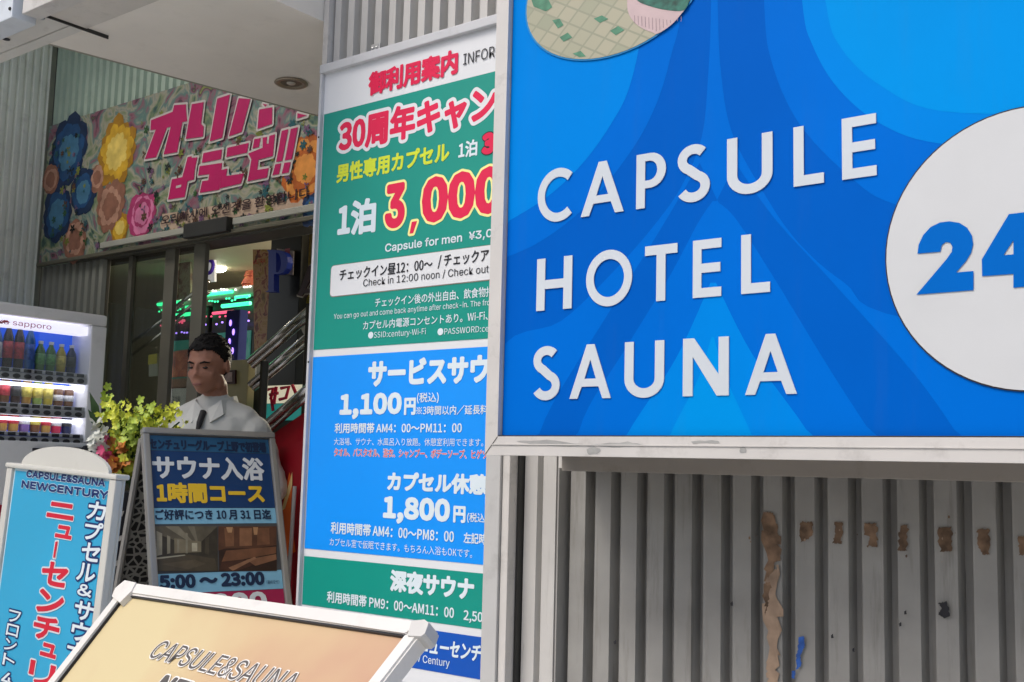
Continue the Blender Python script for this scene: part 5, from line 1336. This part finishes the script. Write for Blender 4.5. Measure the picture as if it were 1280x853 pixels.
# collar leaves, placket, tie, badge
SH2 = mat('shirt_collar', (.60, .61, .58), .7, .04, 9)
for s_ in (-1, 1):
    pts3 = [Vector((s_*.012, -.062, shz+.004)), Vector((s_*.055, -.045, shz+.040)), Vector((s_*.072, .015, shz+.060)), Vector((s_*.062, .07, shz+.066)),
            Vector((s_*.078, .075, shz+.02)), Vector((s_*.092, .010, shz+.008)), Vector((s_*.078, -.070, shz-.018)), Vector((s_*.040, -.098, shz-.050))]
    b = bmesh.new(); f_ = b.faces.new([b.verts.new(p) for p in pts3]); bmesh.ops.triangulate(b, faces=b.faces); bmesh.ops.solidify(b, geom=b.faces[:], thickness=.005); obj('collar_leaf', b, SH2, shirt)
b = bmesh.new(); tube(b, [(0, -.080, shz-.005), (0, -.108, shz-.05), (-.002, -.118, shz-.08)], [.013, .012, .008], 10)
obj('tie_knot', b, mat('tie_black', (.015, .015, .018), .6), man)
fy = lambda z_: -.118 if z_ > shz-.12 else -.123
b = bmesh.new(); tube(b, [(-.002, -.118, shz-.07), (-.004, -.128, shz-.14), (-.003, -.132, shz-.22), (0, -.130, shz-.32), (.002, -.127, shz-.45)], [.006, .005, .004, .004, .004], 8)
obj('cord', b, MATS['tie_black'], man)
bd = obj('name_badge', bx(-.034, .034, -.004, .004, -.011, .011, bev=.002), mat('badge_pale', (.42, .42, .33), .35, .15, 40), man, loc=(.085, -.128, shz-.125)); bd.rotation_euler = (0, 0, .35)
obj('badge_clip', bx(-.003, .003, -.006, .002, .008, .030), DARK, bd)
b = bmesh.new()
for s_ in (-1, 1): limb(b, [((s_*.085, .02, shz-.52), .100), ((s_*.10, .01, .48), .072), ((s_*.10, .03, .09), .058)])
for z_ in (shz-.50, shz-.56): ball(b, (0, .02, z_), (.172, .122, .07), 16)
remesh(b, 'trousers', mat('trousers_black', (.02, .02, .022), .7), man, .012, 4)
for s_ in (-1, 1):
    b = bmesh.new(); limb(b, [((s_*.10, .04, .05), .046), ((s_*.11, -.13, .038), .038)])
    for v in b.verts: v.co.z = max(v.co.z, .012)
    obj('shoe', b, mat('shoe_black', (.015, .015, .015), .3), man, True)
# hair: short, parted, covering the crown, sides and nape
b = bmesh.new()
hv = bmesh.ops.create_uvsphere(b, u_segments=72, v_segments=48, radius=1)['verts']
kill = []
for v in hv:
    d = v.co.copy(); up_ = d.z
    strand = noise.noise(Vector((d.x*9, d.y*9, d.z*4)))*.5+noise.noise(Vector((d.x*26, d.y*26, d.z*7)))*.35
    grow = 1.045+.075*max(0, up_)+.022*strand
    x, y, z = d.x*.077*grow, .014+d.y*.094*grow, .022+d.z*.090*grow
    # hairline: high over the brow, down before the ear, low at the nape
    t_ = max(0, min(1, (y+.065)/.07)); line = .064-.088*t_**1.5
    if y > .030: line = -.024-.07*min(1, (y-.030)/.05)
    line += .006*noise.noise(Vector((x*90, y*90, 3)))
    v.co = Vector((x, y, z))
    if z < line: kill.append(v)
bmesh.ops.delete(b, geom=kill, context='VERTS')
tops = [v.co.copy() for v in b.verts if v.co.z > .03]
g_ = bmesh.ops.extrude_face_region(b, geom=b.faces[:])
for v in [e for e in g_['geom'] if isinstance(e, bmesh.types.BMVert)]: v.co = Vector((0, .014, .022))+(v.co-Vector((0, .014, .022)))*.90
for k in range(150):
    p = random.choice(tops); o_n = (p-Vector((0, .014, .022))).normalized()
    d = (Vector((random.gauss(.25, .25), random.gauss(.5, .45), random.gauss(-.1, .2)))); d = (d-o_n*d.dot(o_n)).normalized()
    L_ = random.uniform(.012, .028); tube(b, [p-o_n*.002, p+d*L_*.5+o_n*.0015, p+d*L_-o_n*.0005], [.0034, .0026, .0006], 5)
for v in b.verts: v.co = hd(*v.co)
bmesh.ops.recalc_face_normals(b, faces=b.faces)
obj('hair', b, HAIR, man, True)
EYE_D = mat('eye_dark', (.012, .01, .009), .25); LIP = mat('lips', (.26, .10, .08), .45)
for s_ in (-1, 1):
    b = bmesh.new(); n = 8
    for k in range(n): pass
    ball(b, (0, 0, 0), (.0125, .006, .0042), 10)
    for v in b.verts: v.co = hd(s_*.031+v.co.x, -.0800+v.co.y, -.004+v.co.z)
    obj('eye', b, EYE_D, man, True)
    b = bmesh.new(); tube(b, [hd(s_*.014, -.089, .014), hd(s_*.032, -.087, .019), hd(s_*.050, -.074, .014)], [.003, .0042, .002], 6); obj('eyebrow', b, HAIR, man)
b = bmesh.new(); ball(b, (0, 0, 0), (.021, .006, .0055), 12)
for v in b.verts: v.co = hd(v.co.x, -.0955+v.co.y, -.067+v.co.z)
obj('mouth', b, LIP, man, True)
